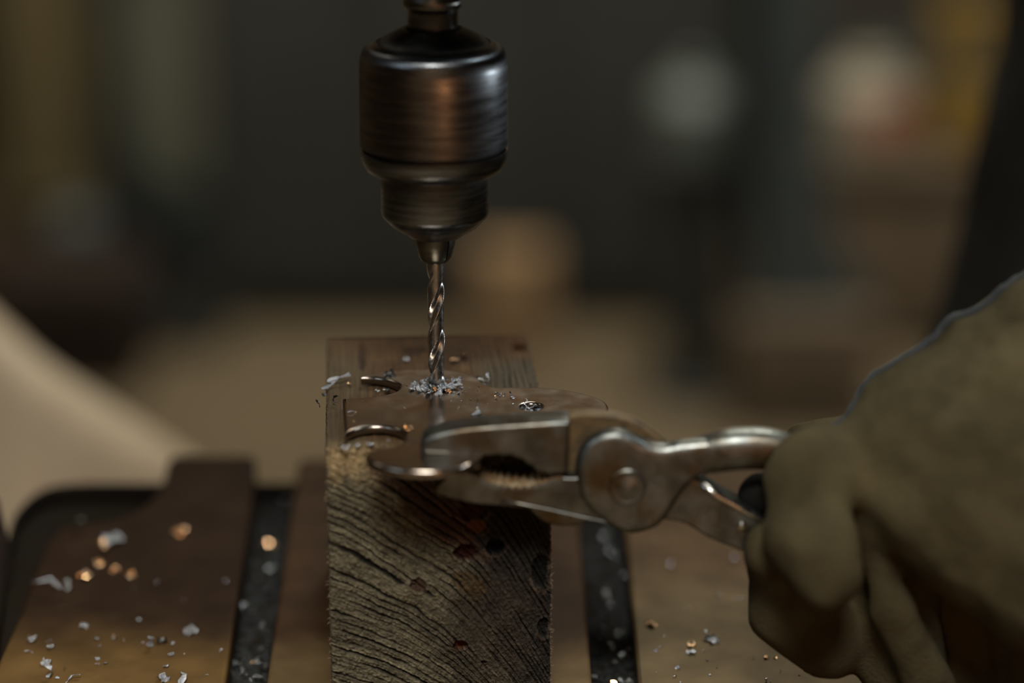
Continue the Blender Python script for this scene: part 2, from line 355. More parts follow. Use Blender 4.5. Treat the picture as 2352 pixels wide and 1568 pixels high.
# red label patch wrapped round the tub
lv, lf = [], []
for j in range(2):
    for k in range(13):
        an = math.radians(-95+70*k/12); lv.append((cx+(r+.0008)*math.cos(an), Yb+.10+(r+.0008)*math.sin(an), zb+.035+.055*j))
for k in range(12): lf.append((k, k+1, 14+k, 13+k))
pydata('red_patch', lv, lf, M['red'], e)
lathe('cap', [(r*.55, zt), (r*.55, zt+.012), (r*.5, zt+.016)], cx, Yb+.10, M['white'], e, 24)
def jar(name, pxa, pxb, pyt, pyb, Y, m, label, cat, capm):
    a, b = hx(pxa, Y, pyt), hx(pxb, Y, pyt); zt, zb = hz(pyt, Y), hz(pyb, Y)
    zb = bzt+.0004; e = empty(name, ((a+b)/2, Y, zb), label, cat)
    box('body', (a, Y-.03, zb), (b, Y+.03, zt), m, e, .010)
    mx = (a+b)/2; box('cap', (mx-(b-a)*.25, Y-.015, zt), (mx+(b-a)*.25, Y+.015, zt+.014), capm, e, .003); return e
jar('yellow_bottle', 2145, 2215, 175, 345, Yb+.09, M['yellow'], 'yellow bottle standing next to the off-white tub on the bench', 'bottle', M['yellow'])
jar('yellow_canister', 2228, 2370, 195, 388, Yb+.05, M['yellow'], 'wide yellow canister on the bench against the edge of the dark jacket', 'canister', M['blackrub'])
# yellow box on a wall shelf above
Ys = Yb+.30
sh = empty('wall_shelf', (hx(2200, Ys), Ys, hz(128, Ys)), 'dark shelf above the bench with a yellow case on it', 'shelf')
box('board', (hx(1950, Ys, 130), Ys-.06, hz(150, Ys)), (bx1, Ys+.12, hz(124, Ys)), M['cabinet'], sh, .003)
for sx in (hx(1965, Ys, 200), bx1-.06): box('upright', (sx, Ys+.075, bzt), (sx+.03, Ys+.115, hz(151, Ys)), M['cabinet'], sh, .003)
cs = empty('yellow_case', (hx(2215, Ys), Ys, hz(124, Ys)), 'yellow case standing on the dark shelf above the bench', 'case')
box('body', (hx(2150, Ys, 60), Ys-.05, hz(123, Ys)), (hx(2275, Ys, 60), Ys+.05, hz(8, Ys)), M['yellow'], cs, .008)
box('clasp', (hx(2200, Ys, 60), Ys-.055, hz(70, Ys)), (hx(2225, Ys, 60), Ys-.0505, hz(50, Ys)), M['blackrub'], cs, .001)

# pale sloping cloth behind the table
def cloth():
    nu, nv = 60, 36; v, f = [], []
    edge = catmull([P(-420, 520, 1.40), P(-120, 650, 1.35), P(0, 745, 1.32), P(95, 830, 1.30), P(210, 905, 1.30), P(330, 985, 1.30), P(455, 1075, 1.30), P(560, 1180, 1.30), P(640, 1300, 1.30)], 8)
    idx = np.linspace(0, len(edge)-1, nu)
    for i in range(nu):
        e = edge[int(idx[i])]
        for j in range(nv):
            t = j/(nv-1)
            fold = .010*math.sin(i*.33+t*3)+.006*math.sin(i*.81-2*t)
            v.append((e.x-.10*t, e.y-.16*t**.6+fold*min(1, 3*t), max(e.z-.62*t+.0*fold, FZ+.02)))
    for i in range(nu-1):
        for j in range(nv-1):
            a = i*nv+j; f.append((a, a+1, a+nv+1, a+nv))
    n = len(v); v += [(x+.0, y+.012, z-.004) for x, y, z in v]; f += [tuple(q+n for q in ff)[::-1] for ff in f]
    def rim(seq):
        for a, b in zip(seq[:-1], seq[1:]): f.append((a, b, b+n, a+n))
    rim([i*nv for i in range(nu)]); rim([i*nv+nv-1 for i in range(nu)][::-1]); rim(list(range(nv))[::-1]); rim([(nu-1)*nv+j for j in range(nv)])
    return tag(pydata('canvas_cloth', v, f, M['cloth']), 'pale beige cloth sloping down behind the left side of the metal table', 'cloth')
cloth()

# ------------------------------------------------------------------ slotted metal table
TB = empty('drill_press_table', (0, 0.02, -.05), 'oily brown slotted metal table with dark slots, under the wooden block', 'table')
def tp(pts, z=0): return [((q := on_z(px, py, z)).x, q.y) for px, py in pts]
def blend(pts, n=5): return [(p.x, p.y) for p in catmull([Vector((a, b, 0)) for a, b in pts], n)]
notch = blend(tp([(47, 1409), (68, 1350), (90, 1290), (104, 1252), (122, 1228), (152, 1209), (203, 1203), (254, 1196), (308, 1176), (346, 1147), (370, 1114), (379, 1085), (384, 1060)]), 4)
left = [on_z(-60, 1700, 0).xy[:]]+[on_z(0, 1512, 0).xy[:]]+notch+blend(tp([(390, 1052), (402, 1046), (480, 1045), (572, 1045), (586, 1052), (588, 1066)]), 3)+tp([(572, 1200), (518, 1568), (498, 1720)])
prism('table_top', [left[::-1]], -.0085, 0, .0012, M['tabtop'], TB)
mid = tp([(586, 1720), (612, 1568), (683, 1075)])+blend(tp([(684, 1068), (690, 1058), (702, 1053)]), 3)+tp([(1290, 1053), (1318, 1060), (1334, 1230), (1360, 1568), (1372, 1720)])
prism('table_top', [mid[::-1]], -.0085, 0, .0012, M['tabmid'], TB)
rt = tp([(1480, 1720), (1466, 1568), (1437, 1240), (1425, 1100), (1430, 1062), (1445, 1053), (2080, 1062), (2500, 1200), (2800, 1720)])
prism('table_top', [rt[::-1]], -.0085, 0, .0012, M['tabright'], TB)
# front rail that joins the bars, out of view at the bottom
q0, q1 = on_z(-60, 1720, 0), on_z(2800, 1720, 0)
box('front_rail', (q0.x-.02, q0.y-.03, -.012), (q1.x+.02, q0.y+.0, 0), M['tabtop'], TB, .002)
base = blend(tp([(-40, 1800), (-25, 1520), (4, 1300), (28, 1195), (50, 1158), (80, 1130), (127, 1112), (203, 1106)], -.006), 4)+tp([(370, 1106), (1900, 1106), (2400, 1200), (2860, 1800)], -.006)
prism('base_casting', [base[::-1]], -.05, -.012, .002, M['tabbase'], TB)
ringo = base; 
cxm = sum(p[0] for p in base)/len(base); cym = sum(p[1] for p in base)/len(base)
ringi = [(cxm+(p[0]-cxm)*.955, cym+(p[1]-cym)*.93) for p in base]
prism('raised_rim', [base[::-1], ringi], -.012, -.006, .0015, M['tabbase'], TB)
for px, py in ((560, 1180), (1400, 1330), (200, 1160)):
    q = on_z(px, py, -.03)
# pedestal of the table down to the floor
lathe('column', [(.045, FZ), (.045, FZ+.05), (.030, FZ+.08), (.030, -.09), (.06, -.0505)], 0.0, .06, M['tabbase'], TB, 40)
# locking handle at the far left edge
LH = empty('locking_lever', on_z(-25, 1400, -.012), 'dark rounded lever handle at the left rim of the metal table', 'lever')
q = P(-30, 1300, .80)
lathe('grip', [(.004, q.z-.036), (.0075, q.z-.030), (.0078, q.z+.0), (.0072, q.z+.012), (.0055, q.z+.022), (.0035, q.z+.028), (.001, q.z+.030)], q.x, q.y, M['darkred'], LH, 32)
lathe('stud', [(.003, -.0119), (.003, q.z-.034)], q.x, q.y, M['post'], LH, 16)

# ------------------------------------------------------------------ wooden block
BA = math.radians(3.8); BC = on_z(748, 1030, .078); BW, BD, BH = .063, .099, .078
ux, uy = Vector((math.cos(BA), math.sin(BA), 0)), Vector((-math.sin(BA), math.cos(BA), 0))
def block():
    hx_, hy_, hz_ = 430, 360, 520
    def px_of(u, w): return 748+u/BW*520, 1030+(BH-w)/.0001338
    def ring(PX, PY):
        t = PX-760; h = .42*t+1.9e-6*t**3
        q = PY-h; wob = 40*(fbm(PX/240, PY/240, 2)-.5)+7*(fbm(PX/28+5, PY/28, 3)-.5)+3.2*(fbm(PX/5+2, PY/5, 3)-.5)
        # swirl round the knots
        for kx, ky, kr, am in ((955, 1342, 42, 9), (1066, 1270, 40, -9), (1080, 1190, 40, 8), (1055, 1490, 34, 6)):
            d = np.hypot(PX-kx, PY-ky); wob = wob+am*np.exp(-(d/kr)**2)*np.sign(PY-ky+.001)
        q = q+wob
        ph = q/21+3.4*fbm(q/110, q*0+3.3, 3)
        along = PX+.8*(PY-1300)
        amp = .22+1.5*sst(.25, .75, fbm(ph*.9+4, along/120, 4))
        g = (0.5+.5*np.cos(2*np.pi*ph))**5*amp
        ph2 = q/7.5+3*fbm(q/40, q*0+8, 2); g2 = (.5+.5*np.cos(2*np.pi*ph2))**3*fbm(ph2*.5, along/60, 3)
        return g, g2, q, along
    def front(u, w):
        PX, PY = px_of(u, w); g, g2, q, al = ring(PX, PY)
        fade = sst(1045, 1130, PY+20*(fbm(PX/40, PY/40)-.5))
        fine = fbm(q/3.0, al/22, 4); ff = fbm(PX/4.5, PY/4.5, 3)
        d = -.00075*g*fade-.00034*g2*(.3+.7*fade)+.00050*(fine-.5)+.00065*(ff-.5)+.0012*(fbm(PX/40, PY/40, 3)-.5)
        base = np.stack([.105+0*PX, .090+0*PX, .056+0*PX], -1)
        n1 = fbm(PX/90+3, PY/90, 4)[..., None]; n2 = fbm(q/14, al/120, 3)[..., None]
        c = base*(.62+.85*n2)*(.8+.4*n1)
        # pale scuffed strip along the top edge
        pale = (1-sst(1060, 1130, PY+50*(fbm(PX/25, PY/50)-.5)))*(1-sst(860, 980, PX))
        c = c*(1-pale[..., None])+np.array([.30, .22, .115])*pale[..., None]*(.6+.8*fbm(PX/7, PY/30, 3)[..., None])
        # red-brown stain round the resin holes, darker patches down the right side
        def blob(cx, cy, rx, ry, a=0):
            dx, dy = PX-cx, PY-cy; ca, sa = math.cos(a), math.sin(a)
            e = np.hypot((dx*ca+dy*sa)/rx, (-dx*sa+dy*ca)/ry)+.7*(fbm(PX/35+cx, PY/35, 4)-.5)
            return (1-sst(.65, 1.1, e))[..., None]
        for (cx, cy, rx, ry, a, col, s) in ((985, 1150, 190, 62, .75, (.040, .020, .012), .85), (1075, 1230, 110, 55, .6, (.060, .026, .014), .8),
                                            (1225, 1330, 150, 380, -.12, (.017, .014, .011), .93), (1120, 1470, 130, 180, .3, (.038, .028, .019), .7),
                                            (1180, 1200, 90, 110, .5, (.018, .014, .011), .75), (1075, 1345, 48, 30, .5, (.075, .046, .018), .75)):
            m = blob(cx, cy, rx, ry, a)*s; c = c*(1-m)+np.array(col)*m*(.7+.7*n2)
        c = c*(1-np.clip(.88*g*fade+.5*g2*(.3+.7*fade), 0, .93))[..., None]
        c = c*(.35+1.3*ff[..., None])*(.35+1.3*fine[..., None])
        for kx, ky, rx, ry, dep, col in ((1137, 1262, 21, 19, .004, (.004, .003, .003)), (1068, 1273, 30, 20, .0022, (.030, .009, .005)), (1085, 1180, 32, 22, .0016, (.030, .010, .006)),
                                         (1092, 1215, 26, 18, .0010, (.10, .040, .014)), (1054, 1487, 18, 12, .0022, (.075, .020, .007)), (957, 1345, 20, 17, .0006, (.05, .030, .018)), (1110, 1528, 8, 5, .0008, (.02, .012, .01)),
                                         (1245, 1320, 22, 40, .0012, (.006, .005, .004)), (1252, 1452, 16, 22, .001, (.006, .005, .004))):
            e = np.hypot((PX-kx)/rx, (PY-ky)/ry)+.22*(fbm(PX/9, PY/9, 2)-.5); k = 1-sst(.8, 1.05, e)
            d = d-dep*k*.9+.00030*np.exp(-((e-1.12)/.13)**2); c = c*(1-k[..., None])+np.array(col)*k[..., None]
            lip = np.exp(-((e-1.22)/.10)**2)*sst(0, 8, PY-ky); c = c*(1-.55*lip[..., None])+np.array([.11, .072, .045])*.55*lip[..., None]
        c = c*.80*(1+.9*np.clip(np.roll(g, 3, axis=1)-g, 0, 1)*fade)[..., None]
        return d, c
    def top(u, v):
        # px-like coordinates on the top: u right, v away
        X = u/BW*520; V = v/BD*800
        g = fbm(X/3.6+2*fbm(X/60, V/300, 2), V/110, 4); g1 = (.5+.5*np.cos(2*np.pi*(X/15+2*fbm(X/70, V/260, 3))))**2*fbm(X/20, V/90, 3)
        rgt = sst(330, 420, X+40*(fbm(X/40, V/40)-.5))
        d = .00045*(g-.5)-.0007*g1*(.25+.75*rgt)+.0004*(fbm(X/30, V/30, 4)-.5)
        n1 = fbm(X/60, V/90, 4)[..., None]
        c = np.array([.075, .040, .017])*(.5+1.0*n1)*(.55+.9*g[..., None])
        grey = (rgt*(1-sst(520, 700, V+80*(n1[..., 0]-.5))))[..., None]*.8; c = c*(1-grey)+np.array([.070, .060, .040])*grey*(.5+g[..., None])
        lg = (1-sst(60, 150, X+60*(n1[..., 0]-.5)))[..., None]*.6; c = c*(1-lg)+np.array([.085, .066, .038])*lg*(.5+g[..., None])
        c = c*(1-.6*np.clip(g1*(.3+.7*rgt), 0, 1))[..., None]
        nf = (1-sst(5, 60, V+60*(n1[..., 0]-.5)))[..., None]*.7; c = c*(1-nf)+np.array([.15, .105, .055])*nf*(.3+1.2*g[..., None])
        for kx, kv, rx, rv, dep, col in ((502, 690, 24, 36, .004, (.003, .003, .003)), (222, 680, 30, 34, .0006, (.018, .010, .006)), (88, 640, 9, 120, .0007, (.02, .014, .01)), (330, 610, 26, 24, .0006, (.02, .012, .008))):
            e = np.hypot((X-kx)/rx, (V-kv)/rv)+.8*(fbm(X/12+kx, V/14, 3)-.5); k = 1-sst(.7, 1.1, e); d = d-dep*k; c = c*(1-.85*k[..., None])+np.array(col)*.85*k[..., None]
        or_ = sst(560, 780, V+120*(n1[..., 0]-.5))[..., None]*.5; c = c*(1-or_)+np.array([.085, .036, .010])*or_*(.4+g[..., None])
        return d, c
    V, Fc, T = [], [], []; off = 0
    def loc(u, v, w): return BC[0]+ux.x*u+uy.x*v, BC[1]+ux.y*u+uy.y*v, w
    # edge wear in/out along the vertical and horizontal edges so the outline is ragged
    def jit(a, s): return .00035*(fbm(a/.0016+s, a*0+s, 3)-.5)*2
    def add(us, vs_, ws, kind):
        nonlocal off
        A, B = us.shape
        df = dt = np.zeros(us.shape)
        c = np.full(us.shape+(3,), .06)
        onf = np.isclose(vs_, 0); ont = np.isclose(ws, BH)
        fd, fc = front(us, ws); td, tcl = top(us, vs_)
        dv = np.where(onf, -fd, 0); dw = np.where(ont, td, 0)
        c = np.where(onf[..., None], fc, np.where(ont[..., None], tcl, fc*0+np.array([.085, .062, .040])*(.5+fbm(vs_/.002, ws/.02, 4)[..., None])))
        # round the edges over
        def rnd(dist, r): return np.where(dist < r, r-np.sqrt(np.maximum(r*r-(r-dist)**2, 0)), 0)
        r = .0011
        eu = np.minimum(us, BW-us); ev = np.minimum(vs_, BD-vs_)
        su = np.where(us < BW/2, 1, -1)
        ju = jit(ws+vs_*3, 3.)*np.where(us > BW/2, 1.6, 1)*(np.exp(-eu/.0015))
        dv = dv+np.where(onf, rnd(eu, r)+rnd(BH-ws, r), 0)
        dw = dw-np.where(ont, rnd(eu, r)+rnd(vs_, r)+rnd(BD-vs_, r), 0)
        isS = np.isclose(eu, 0)
        du = su*(ju+np.where(isS, rnd(BH-ws, r)+rnd(vs_, r), 0))
        dw = dw-np.where(isS & ~ont, 0, 0)
        x, y, z = loc(us+du, vs_+dv, ws+dw)
        V.append(np.stack([x, y, z], -1).reshape(-1, 3)); T.append(c.reshape(-1, 3))
        i = np.arange(A*B).reshape(A, B)+off; q = np.stack([i[:-1, :-1], i[1:, :-1], i[1:, 1:], i[:-1, 1:]], -1).reshape(-1, 4)
        Fc.append(q if kind > 0 else q[:, ::-1]); off += A*B
    lu, lv, lw = np.linspace(0, BW, hx_), np.linspace(0, BD, hy_), np.linspace(0, BH, hz_)
    lv2 = lv[::3]; lv2[-1] = BD; lw2 = lw[::1]
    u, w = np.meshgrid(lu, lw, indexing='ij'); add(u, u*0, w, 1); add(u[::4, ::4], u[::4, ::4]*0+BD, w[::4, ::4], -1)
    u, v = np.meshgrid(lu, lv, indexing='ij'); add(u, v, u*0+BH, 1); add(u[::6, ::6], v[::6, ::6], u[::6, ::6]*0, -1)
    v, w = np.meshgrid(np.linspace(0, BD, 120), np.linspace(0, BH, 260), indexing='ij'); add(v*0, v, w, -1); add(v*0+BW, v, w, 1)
    V = np.concatenate(V); T = np.concatenate(T); Fc = np.concatenate(Fc)
    V[:, 2] = np.maximum(V[:, 2], 0.0002)
    me = bpy.data.meshes.new('timber'); me.from_pydata(V.tolist(), [], Fc.tolist()); me.update(); me.shade_smooth()
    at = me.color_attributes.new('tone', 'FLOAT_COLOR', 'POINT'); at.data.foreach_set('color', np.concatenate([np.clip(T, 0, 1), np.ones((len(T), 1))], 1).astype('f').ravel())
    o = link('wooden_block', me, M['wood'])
    tag(o, 'weathered wooden block with diagonal grooved grain and resin holes, standing on the metal table', 'wood block')
    return o
WB = block()
def bl(u, v, w): return BC+ux*u+uy*v+Vector((0, 0, w-BH))
# frayed fibres along the edges
fv, ff_ = [], []
for k in range(110):
    side = BW if random.random() < .75 else 0
    w0 = random.uniform(0, BH-.004); p0 = bl(side, random.uniform(0, .002), w0); s = 1 if side else -1
    ln = random.uniform(.0004, .0013); d = (ux*s*random.uniform(.3, 1)+Vector((0, 0, random.uniform(-1, 1)))-uy*random.uniform(0, .6)).normalized()
    p1 = p0+d*ln*.6; p2 = p1+(d+Vector((random.uniform(-.6, .6), 0, random.uniform(-.8, .8)))).normalized()*ln*.5; r = .00004
    n = len(fv)
    for p, rr in ((p0, r*1.4), (p1, r), (p2, r*.3)):
        for a in range(3): fv.append(p+Vector((math.cos(a*2.09)*rr, 0, math.sin(a*2.09)*rr)))
    for i in (0, 3):
        for a in range(3): b = (a+1) % 3; ff_.append((n+i+a, n+i+b, n+i+3+b, n+i+3+a))
    ff_.append((n+6, n+7, n+8))
tag(pydata('frayed_fibres', fv, ff_, M['fibre'], WB), kind='stuff')

# ------------------------------------------------------------------ steel plate being drilled
ZP = .0812
def seg(pts): return [Vector((p[0], p[1], 0)) for p in tp(pts, ZP)]
out = []
def addc(pts, n=7):
    c = catmull(seg(pts), n); out.extend([(p.x, p.y) for p in (c if not out else c[1:])])
addc([(787, 914), (789, 950), (793, 1000)], 2)
addc([(793, 1000), (810, 987), (842, 979), (880, 978), (911, 984), (930, 996), (926, 1012), (904, 1023), (872, 1030), (852, 1034)])
addc([(852, 1034), (839, 1042), (845, 1056), (875, 1069), (920, 1078), (968, 1081), (1018, 1079), (1065, 1071), (1100, 1056), (1118, 1036), (1140, 1014), (1190, 1002), (1250, 1000), (1310, 988), (1362, 966), (1392, 946), (1397, 931), (1383, 917), (1342, 903), (1290, 893), (1240, 889), (1185, 888), (1140, 888), (1112, 880), (1092, 864), (1050, 852), (1000, 847), (945, 847), (890, 851), (850, 857), (828, 862)])
addc([(828, 862), (829, 865)], 1)
addc([(829, 865), (862, 866), (893, 872), (914, 881), (917, 890), (903, 900), (868, 908), (830, 912), (787, 914)])
out = out[:-1]
hc = on_z(1220, 933, ZP); hr = .0030
hole = [(hc.x+hr*math.cos(a), hc.y+hr*1.05*math.sin(a)) for a in np.linspace(0, 2*math.pi, 41)[:-1]]
PL = prism('steel_plate', [out[::-1], hole], .0786, ZP, .0009, M['plate'], res=4)
tag(PL, 'flat lobed steel plate with round notches, lying on the wooden block', 'steel plate')

# ------------------------------------------------------------------ drill press: spindle, chuck, bit
BX = on_z(999, 886, ZP).x; BY = on_z(999, 886, ZP).y
def zat(py): return on_y(1000, py, BY).z
def rat(w, py):
    z = zat(py); dep = (BY-CAM.y)*CP+(CAM.z-z)*SP; return w*dep/F
def prof(lst): return [(rat(w, py), zat(py)) for w, py in lst]
BX = (on_y(1001, 300, BY).x+BX)/2
DP = empty('drill_press', (BX, BY, zat(-60)), 'blackened drill press spindle and chuck gripping the twist drill bit', 'drill press')
lathe('spindle', prof([(54, 92), (58, 84), (59, 30), (61, 22), (66, 17), (68, 8), (66, -6), (64, -40), (64, -160)])[0:0]+prof([(58, 84), (59, 24), (63, 18), (68, 10), (68, -4), (63, -12), (62, -90)])+[(.0085, .235)], BX, BY, M['spindle'], DP, 96, 40)
lathe('quill', [(.022, .235), (.023, .237), (.023, .33)], BX, BY, M['spindle'], DP, 64)
hd = prism('head_casting', [[(BX-.10, BY-.15), (BX+.10, BY-.15), (BX+.12, BY-.10), (BX+.12, BY+.12), (BX+.06, BY+.26), (BX-.06, BY+.26), (BX-.12, BY+.12), (BX-.12, BY-.10)]], .33, .47, .012, M['post'], DP)  # unseen head, widened to shade the chuck and the back of the table
CH = lathe('chuck', prof([(20, 545), (60, 540), (64, 536), (100, 514), (121, 492), (124, 484), (124, 388)]), BX, BY, M['chuck'], DP, 128, 30)
CH.name = 'chuck_body'
lathe('chuck_sleeve', prof([(118, 393), (146, 390), (156, 384), (164, 372), (168, 358), (170, 343), (170, 339.5), (168, 338.5), (160, 338)]), BX, BY, M['chuck'], CH, 128, 30)
lathe('chuck_groove', prof([(161, 338), (161, 330)]), BX, BY, M['chuckhub'], CH, 128)
lathe('chuck_sleeve', prof([(160, 332), (168, 331.5), (170.5, 329), (170.5, 205), (170, 150), (168, 128), (163, 114), (152, 104), (138, 97), (133, 96), (131, 99)]), BX, BY, M['chuck'], CH, 128, 30)
lathe('chuck_hub', prof([(129, 101), (129, 97), (124, 92), (100, 78), (76, 66), (68, 64), (62, 68), (60, 76)]), BX, BY, M['chuckhub'], CH, 128, 30)
# three jaws
zt, zb_ = zat(545), zat(597)
for j in range(3):
    a0 = math.radians(90+120*j+2.2-17); a1 = a0+math.radians(120-4.4); v, f = [], []; n = 14
    rings = [(rat(47, 545), zt+.001), (rat(46, 556), zat(556)), (rat(38, 588), zat(588)), (rat(33, 596), zat(596)), (rat(27, 600), zat(600))]
    for r, z in rings:
        for k in range(n+1): an = a0+(a1-a0)*k/n; v.append((BX+r*math.cos(an), BY+r*math.sin(an), z))
    m_ = len(v)
    am = (a0+a1)/2
    for r, z in rings:
        rr = rat(20, 590); v.append((BX+rr*math.cos(a0+.3)*.95, BY+rr*math.sin(a0+.3)*.95, z)); v.append((BX+rr*math.cos(a1-.3)*.95, BY+rr*math.sin(a1-.3)*.95, z))
    R = len(rings)
    for i in range(R-1):
        for k in range(n): f.append((i*(n+1)+k, (i+1)*(n+1)+k, (i+1)*(n+1)+k+1, i*(n+1)+k+1)[::-1])
        b0, b1 = m_+2*i, m_+2*i+2
        f.append((i*(n+1), b0, b1, (i+1)*(n+1))[::-1]); f.append((b0, b0+1, b1+1, b1)[::-1]); f.append((b0+1, i*(n+1)+n, (i+1)*(n+1)+n, b1+1)[::-1])
    f.append(tuple(range(n+1))+(m_+1, m_)); i = R-1; f.append((tuple(i*(n+1)+k for k in range(n+1))+(m_+2*i+1, m_+2*i))[::-1])
    pydata('chuck_jaw', v, f, M['jaw'], CH, True, 30)
# twist drill bit
def bit():
    R = rat(19.6, 740); n = 72; z0, z1 = ZP-.0022, zat(590); zfl = zat(640); steps = 260; pitch = .0290
    v, f = [], []
    for s in range(steps+1):
        z = z0+(z1-z0)*s/steps; run = sst(zfl+.006, zfl-.002, np.array(z)) if False else 1-float(sst(zfl-.003, zfl+.004, np.array(z)))
        tip = min(1, (z-z0+.0003)/.0018); tw = 2*math.pi*(z-z0)/pitch+1.2
        for k in range(n):
            th = 2*math.pi*k/n; ph = (th-tw) % math.pi      # two flutes
            x = ph/math.pi
            if x < .44: r = 1-(.46*math.sin(math.pi*x/.44)**.8)*run
            elif x < .53: r = 1.0
            else: r = 1-.045*run
            r *= R*tip; v.append((BX+r*math.cos(th), BY+r*math.sin(th), z))
    for s in range(steps):
        for k in range(n):
            k2 = (k+1) % n; f.append((s*n+k, s*n+k2, (s+1)*n+k2, (s+1)*n+k))
    f.append(tuple(range(n))[::-1]); f.append(tuple(steps*n+k for k in range(n)))
    return tag(pydata('drill_bit', v, f, M['bit'], None, True, 40), 'bright spiral twist drill bit held in the chuck, boring into the steel plate', 'drill bit')
bit()

# ------------------------------------------------------------------ pliers
YF = -.0565
def U(pts, y=YF): return [((q := on_y(px, py, y)).x, q.z) for px, py in pts]
def Us(pts, n=4, y=YF): return [(p.x, p.y) for p in catmull([Vector((a, b, 0)) for a, b in U(pts, y)], n)]
PY_ = empty('slip_joint_pliers', on_y(1440, 1225, YF+.005), 'worn rusty steel slip-joint pliers gripping the front lobe of the steel plate', 'pliers')
TH = .0100
# upper jaw half: jaw, shoulder behind the joint, lower handle
uj = Us([(968, 1041), (966, 1024), (978, 1008), (1010, 996), (1060, 986), (1120, 980), (1190, 975), (1250, 971), (1300, 968), (1308, 971)], 4)+Us([(1308, 980), (1306, 1040), (1303, 1084)], 2)
arch = []
for i, (x, y) in enumerate([(1296, 1086), (1280, 1089), (1262, 1089), (1244, 1087), (1232, 1080), (1222, 1071), (1212, 1064), (1200, 1056), (1186, 1049), (1172, 1046), (1158, 1046), (1144, 1045), (1130, 1045), (1118, 1048), (1104, 1052), (1092, 1055)]):
    arch.append((x, y+(0 if i % 2 else 3.5)))
uj += U(arch)+U([(1066, 1056), (1040, 1048), (1010, 1044), (985, 1043)])
prism('upper_jaw', [uj[::-1]], -(YF+TH), -YF, .0011, M['pliers'], PY_, 'XZ', 3)
JB = YF+.0052    # plane where the two halves meet
sh_ = Us([(1298, 972), (1330, 966), (1400, 968), (1455, 982), (1505, 1012), (1560, 1060), (1600, 1110), (1630, 1160)], 4)+Us([(1590, 1180), (1530, 1202), (1490, 1222), (1440, 1230), (1400, 1222), (1330, 1180), (1300, 1120), (1298, 1060)], 4)
prism('joint_shoulder', [sh_[::-1]], -(YF+TH), -JB-.0001, .0008, M['rustdark'], PY_, 'XZ', 3)
lh = Us([(1560, 1092), (1600, 1104), (1650, 1138), (1705, 1168), (1758, 1196), (1830, 1238), (1900, 1290)], 4)+Us([(1880, 1350), (1800, 1318), (1700, 1272), (1630, 1243), (1577, 1211), (1524, 1200)], 4)
prism('lower_handle', [lh[::-1]], -(YF+TH+.001), -(YF+.002), .0010, M['pliers'], PY_, 'XZ', 4)
# rim of the lower handle, its highlight put in as brighter steel
tube('handle_rim', [on_y(px, py, YF+.0022) for px, py in [(1612, 1113), (1648, 1138), (1705, 1169), (1757, 1197), (1820, 1233)]], .0010, M['bit'], PY_, 12)
rv = on_y(1703, 1207, YF+.0018); lathe('rivet', [(.0013, 0), (.0013, .0006), (.0006, .0010)], 0, 0, M['bit'], PY_, 20)
o = [c for c in PY_.children if c.name.startswith('rivet')][-1]; o.data.transform(Matrix.Translation(rv) @ Matrix.Rotation(math.pi/2, 4, 'X'))
# lower jaw half: lower jaw + joint boss + upper handle
teeth = []
tc_ = catmull([Vector((x, y, 0)) for x, y in [(1098, 1092), (1118, 1105), (1150, 1115), (1195, 1119), (1240, 1113), (1270, 1103), (1292, 1099)]], 5)
for i, p in enumerate(tc_): teeth.append((p.x, p.y+(4.5 if i % 2 else -2)))
lj = U([(998, 1122), (1008, 1112), (1041, 1084), (1060, 1084), (1082, 1088)])+U(teeth)+U([(1318, 1098), (1360, 1090), (1380, 1120)])+Us([(1380, 1170), (1420, 1205), (1378, 1196), (1320, 1183), (1269, 1170), (1200, 1166), (1154, 1162), (1093, 1157), (1040, 1146), (1004, 1136)], 4)
prism('lower_jaw', [lj[::-1]], -(YF+TH), -YF, .0006, M['pliers'], PY_, 'XZ', 3)
# rusty serrated strip lying on the lower jaw
for i in range(0, len(tc_)-1, 2):
    a = tc_[i]; b = tc_[i+1]; c = tc_[min(i+2, len(tc_)-1)]
    A, B, C_ = (on_y(a.x, a.y-1, YF), on_y(b.x, b.y+3, YF), on_y(c.x, c.y-1, YF))
    v = []
    for yy in (YF+.0006, YF+TH-.0003):
        for q, dz in ((A, .0003), (B, -.0001), (C_, .0003), (C_, -.0016), (A, -.0016)): v.append((q.x, yy, q.z+dz+(.0002 if dz > 0 else 0)))
    pydata('jaw_tooth', v, [(0, 1, 2, 3, 4), (9, 8, 7, 6, 5), (0, 5, 6, 1), (1, 6, 7, 2), (2, 7, 8, 3), (3, 8, 9, 4), (4, 9, 5, 0)], M['rust'], PY_, False)
# lower jaw heel behind
lj2 = Us([(1190, 1150), (1240, 1204), (1284, 1219), (1330, 1216), (1380, 1190), (1400, 1150), (1300, 1130)], 4)
prism('jaw_heel', [lj2[::-1]], -(YF+TH+.0008), -(YF+.003), .001, M['pliers'], PY_, 'XZ', 3)
boss = Us([(1322, 1090), (1324, 1060), (1336, 1030), (1356, 1008), (1385, 994), (1420, 990), (1455, 1001), (1490, 1018), (1525, 1024), (1560, 1018), (1595, 1014), (1640, 1010), (1690, 1006), (1745, 1008), (1800, 1020), (1860, 1042), (1930, 1074)], 5)+\
    Us([(1900, 1130), (1840, 1098), (1760, 1080), (1705, 1080), (1650, 1082), (1618, 1092), (1592, 1106), (1560, 1142), (1524, 1196), (1495, 1216), (1450, 1226), (1410, 1212), (1360, 1178), (1330, 1140)], 5)
prism('joint_and_handle', [boss[::-1]], -(JB-.0001), -(YF-.0012), .0024, M['pliers'], PY_, 'XZ', 6, 60)
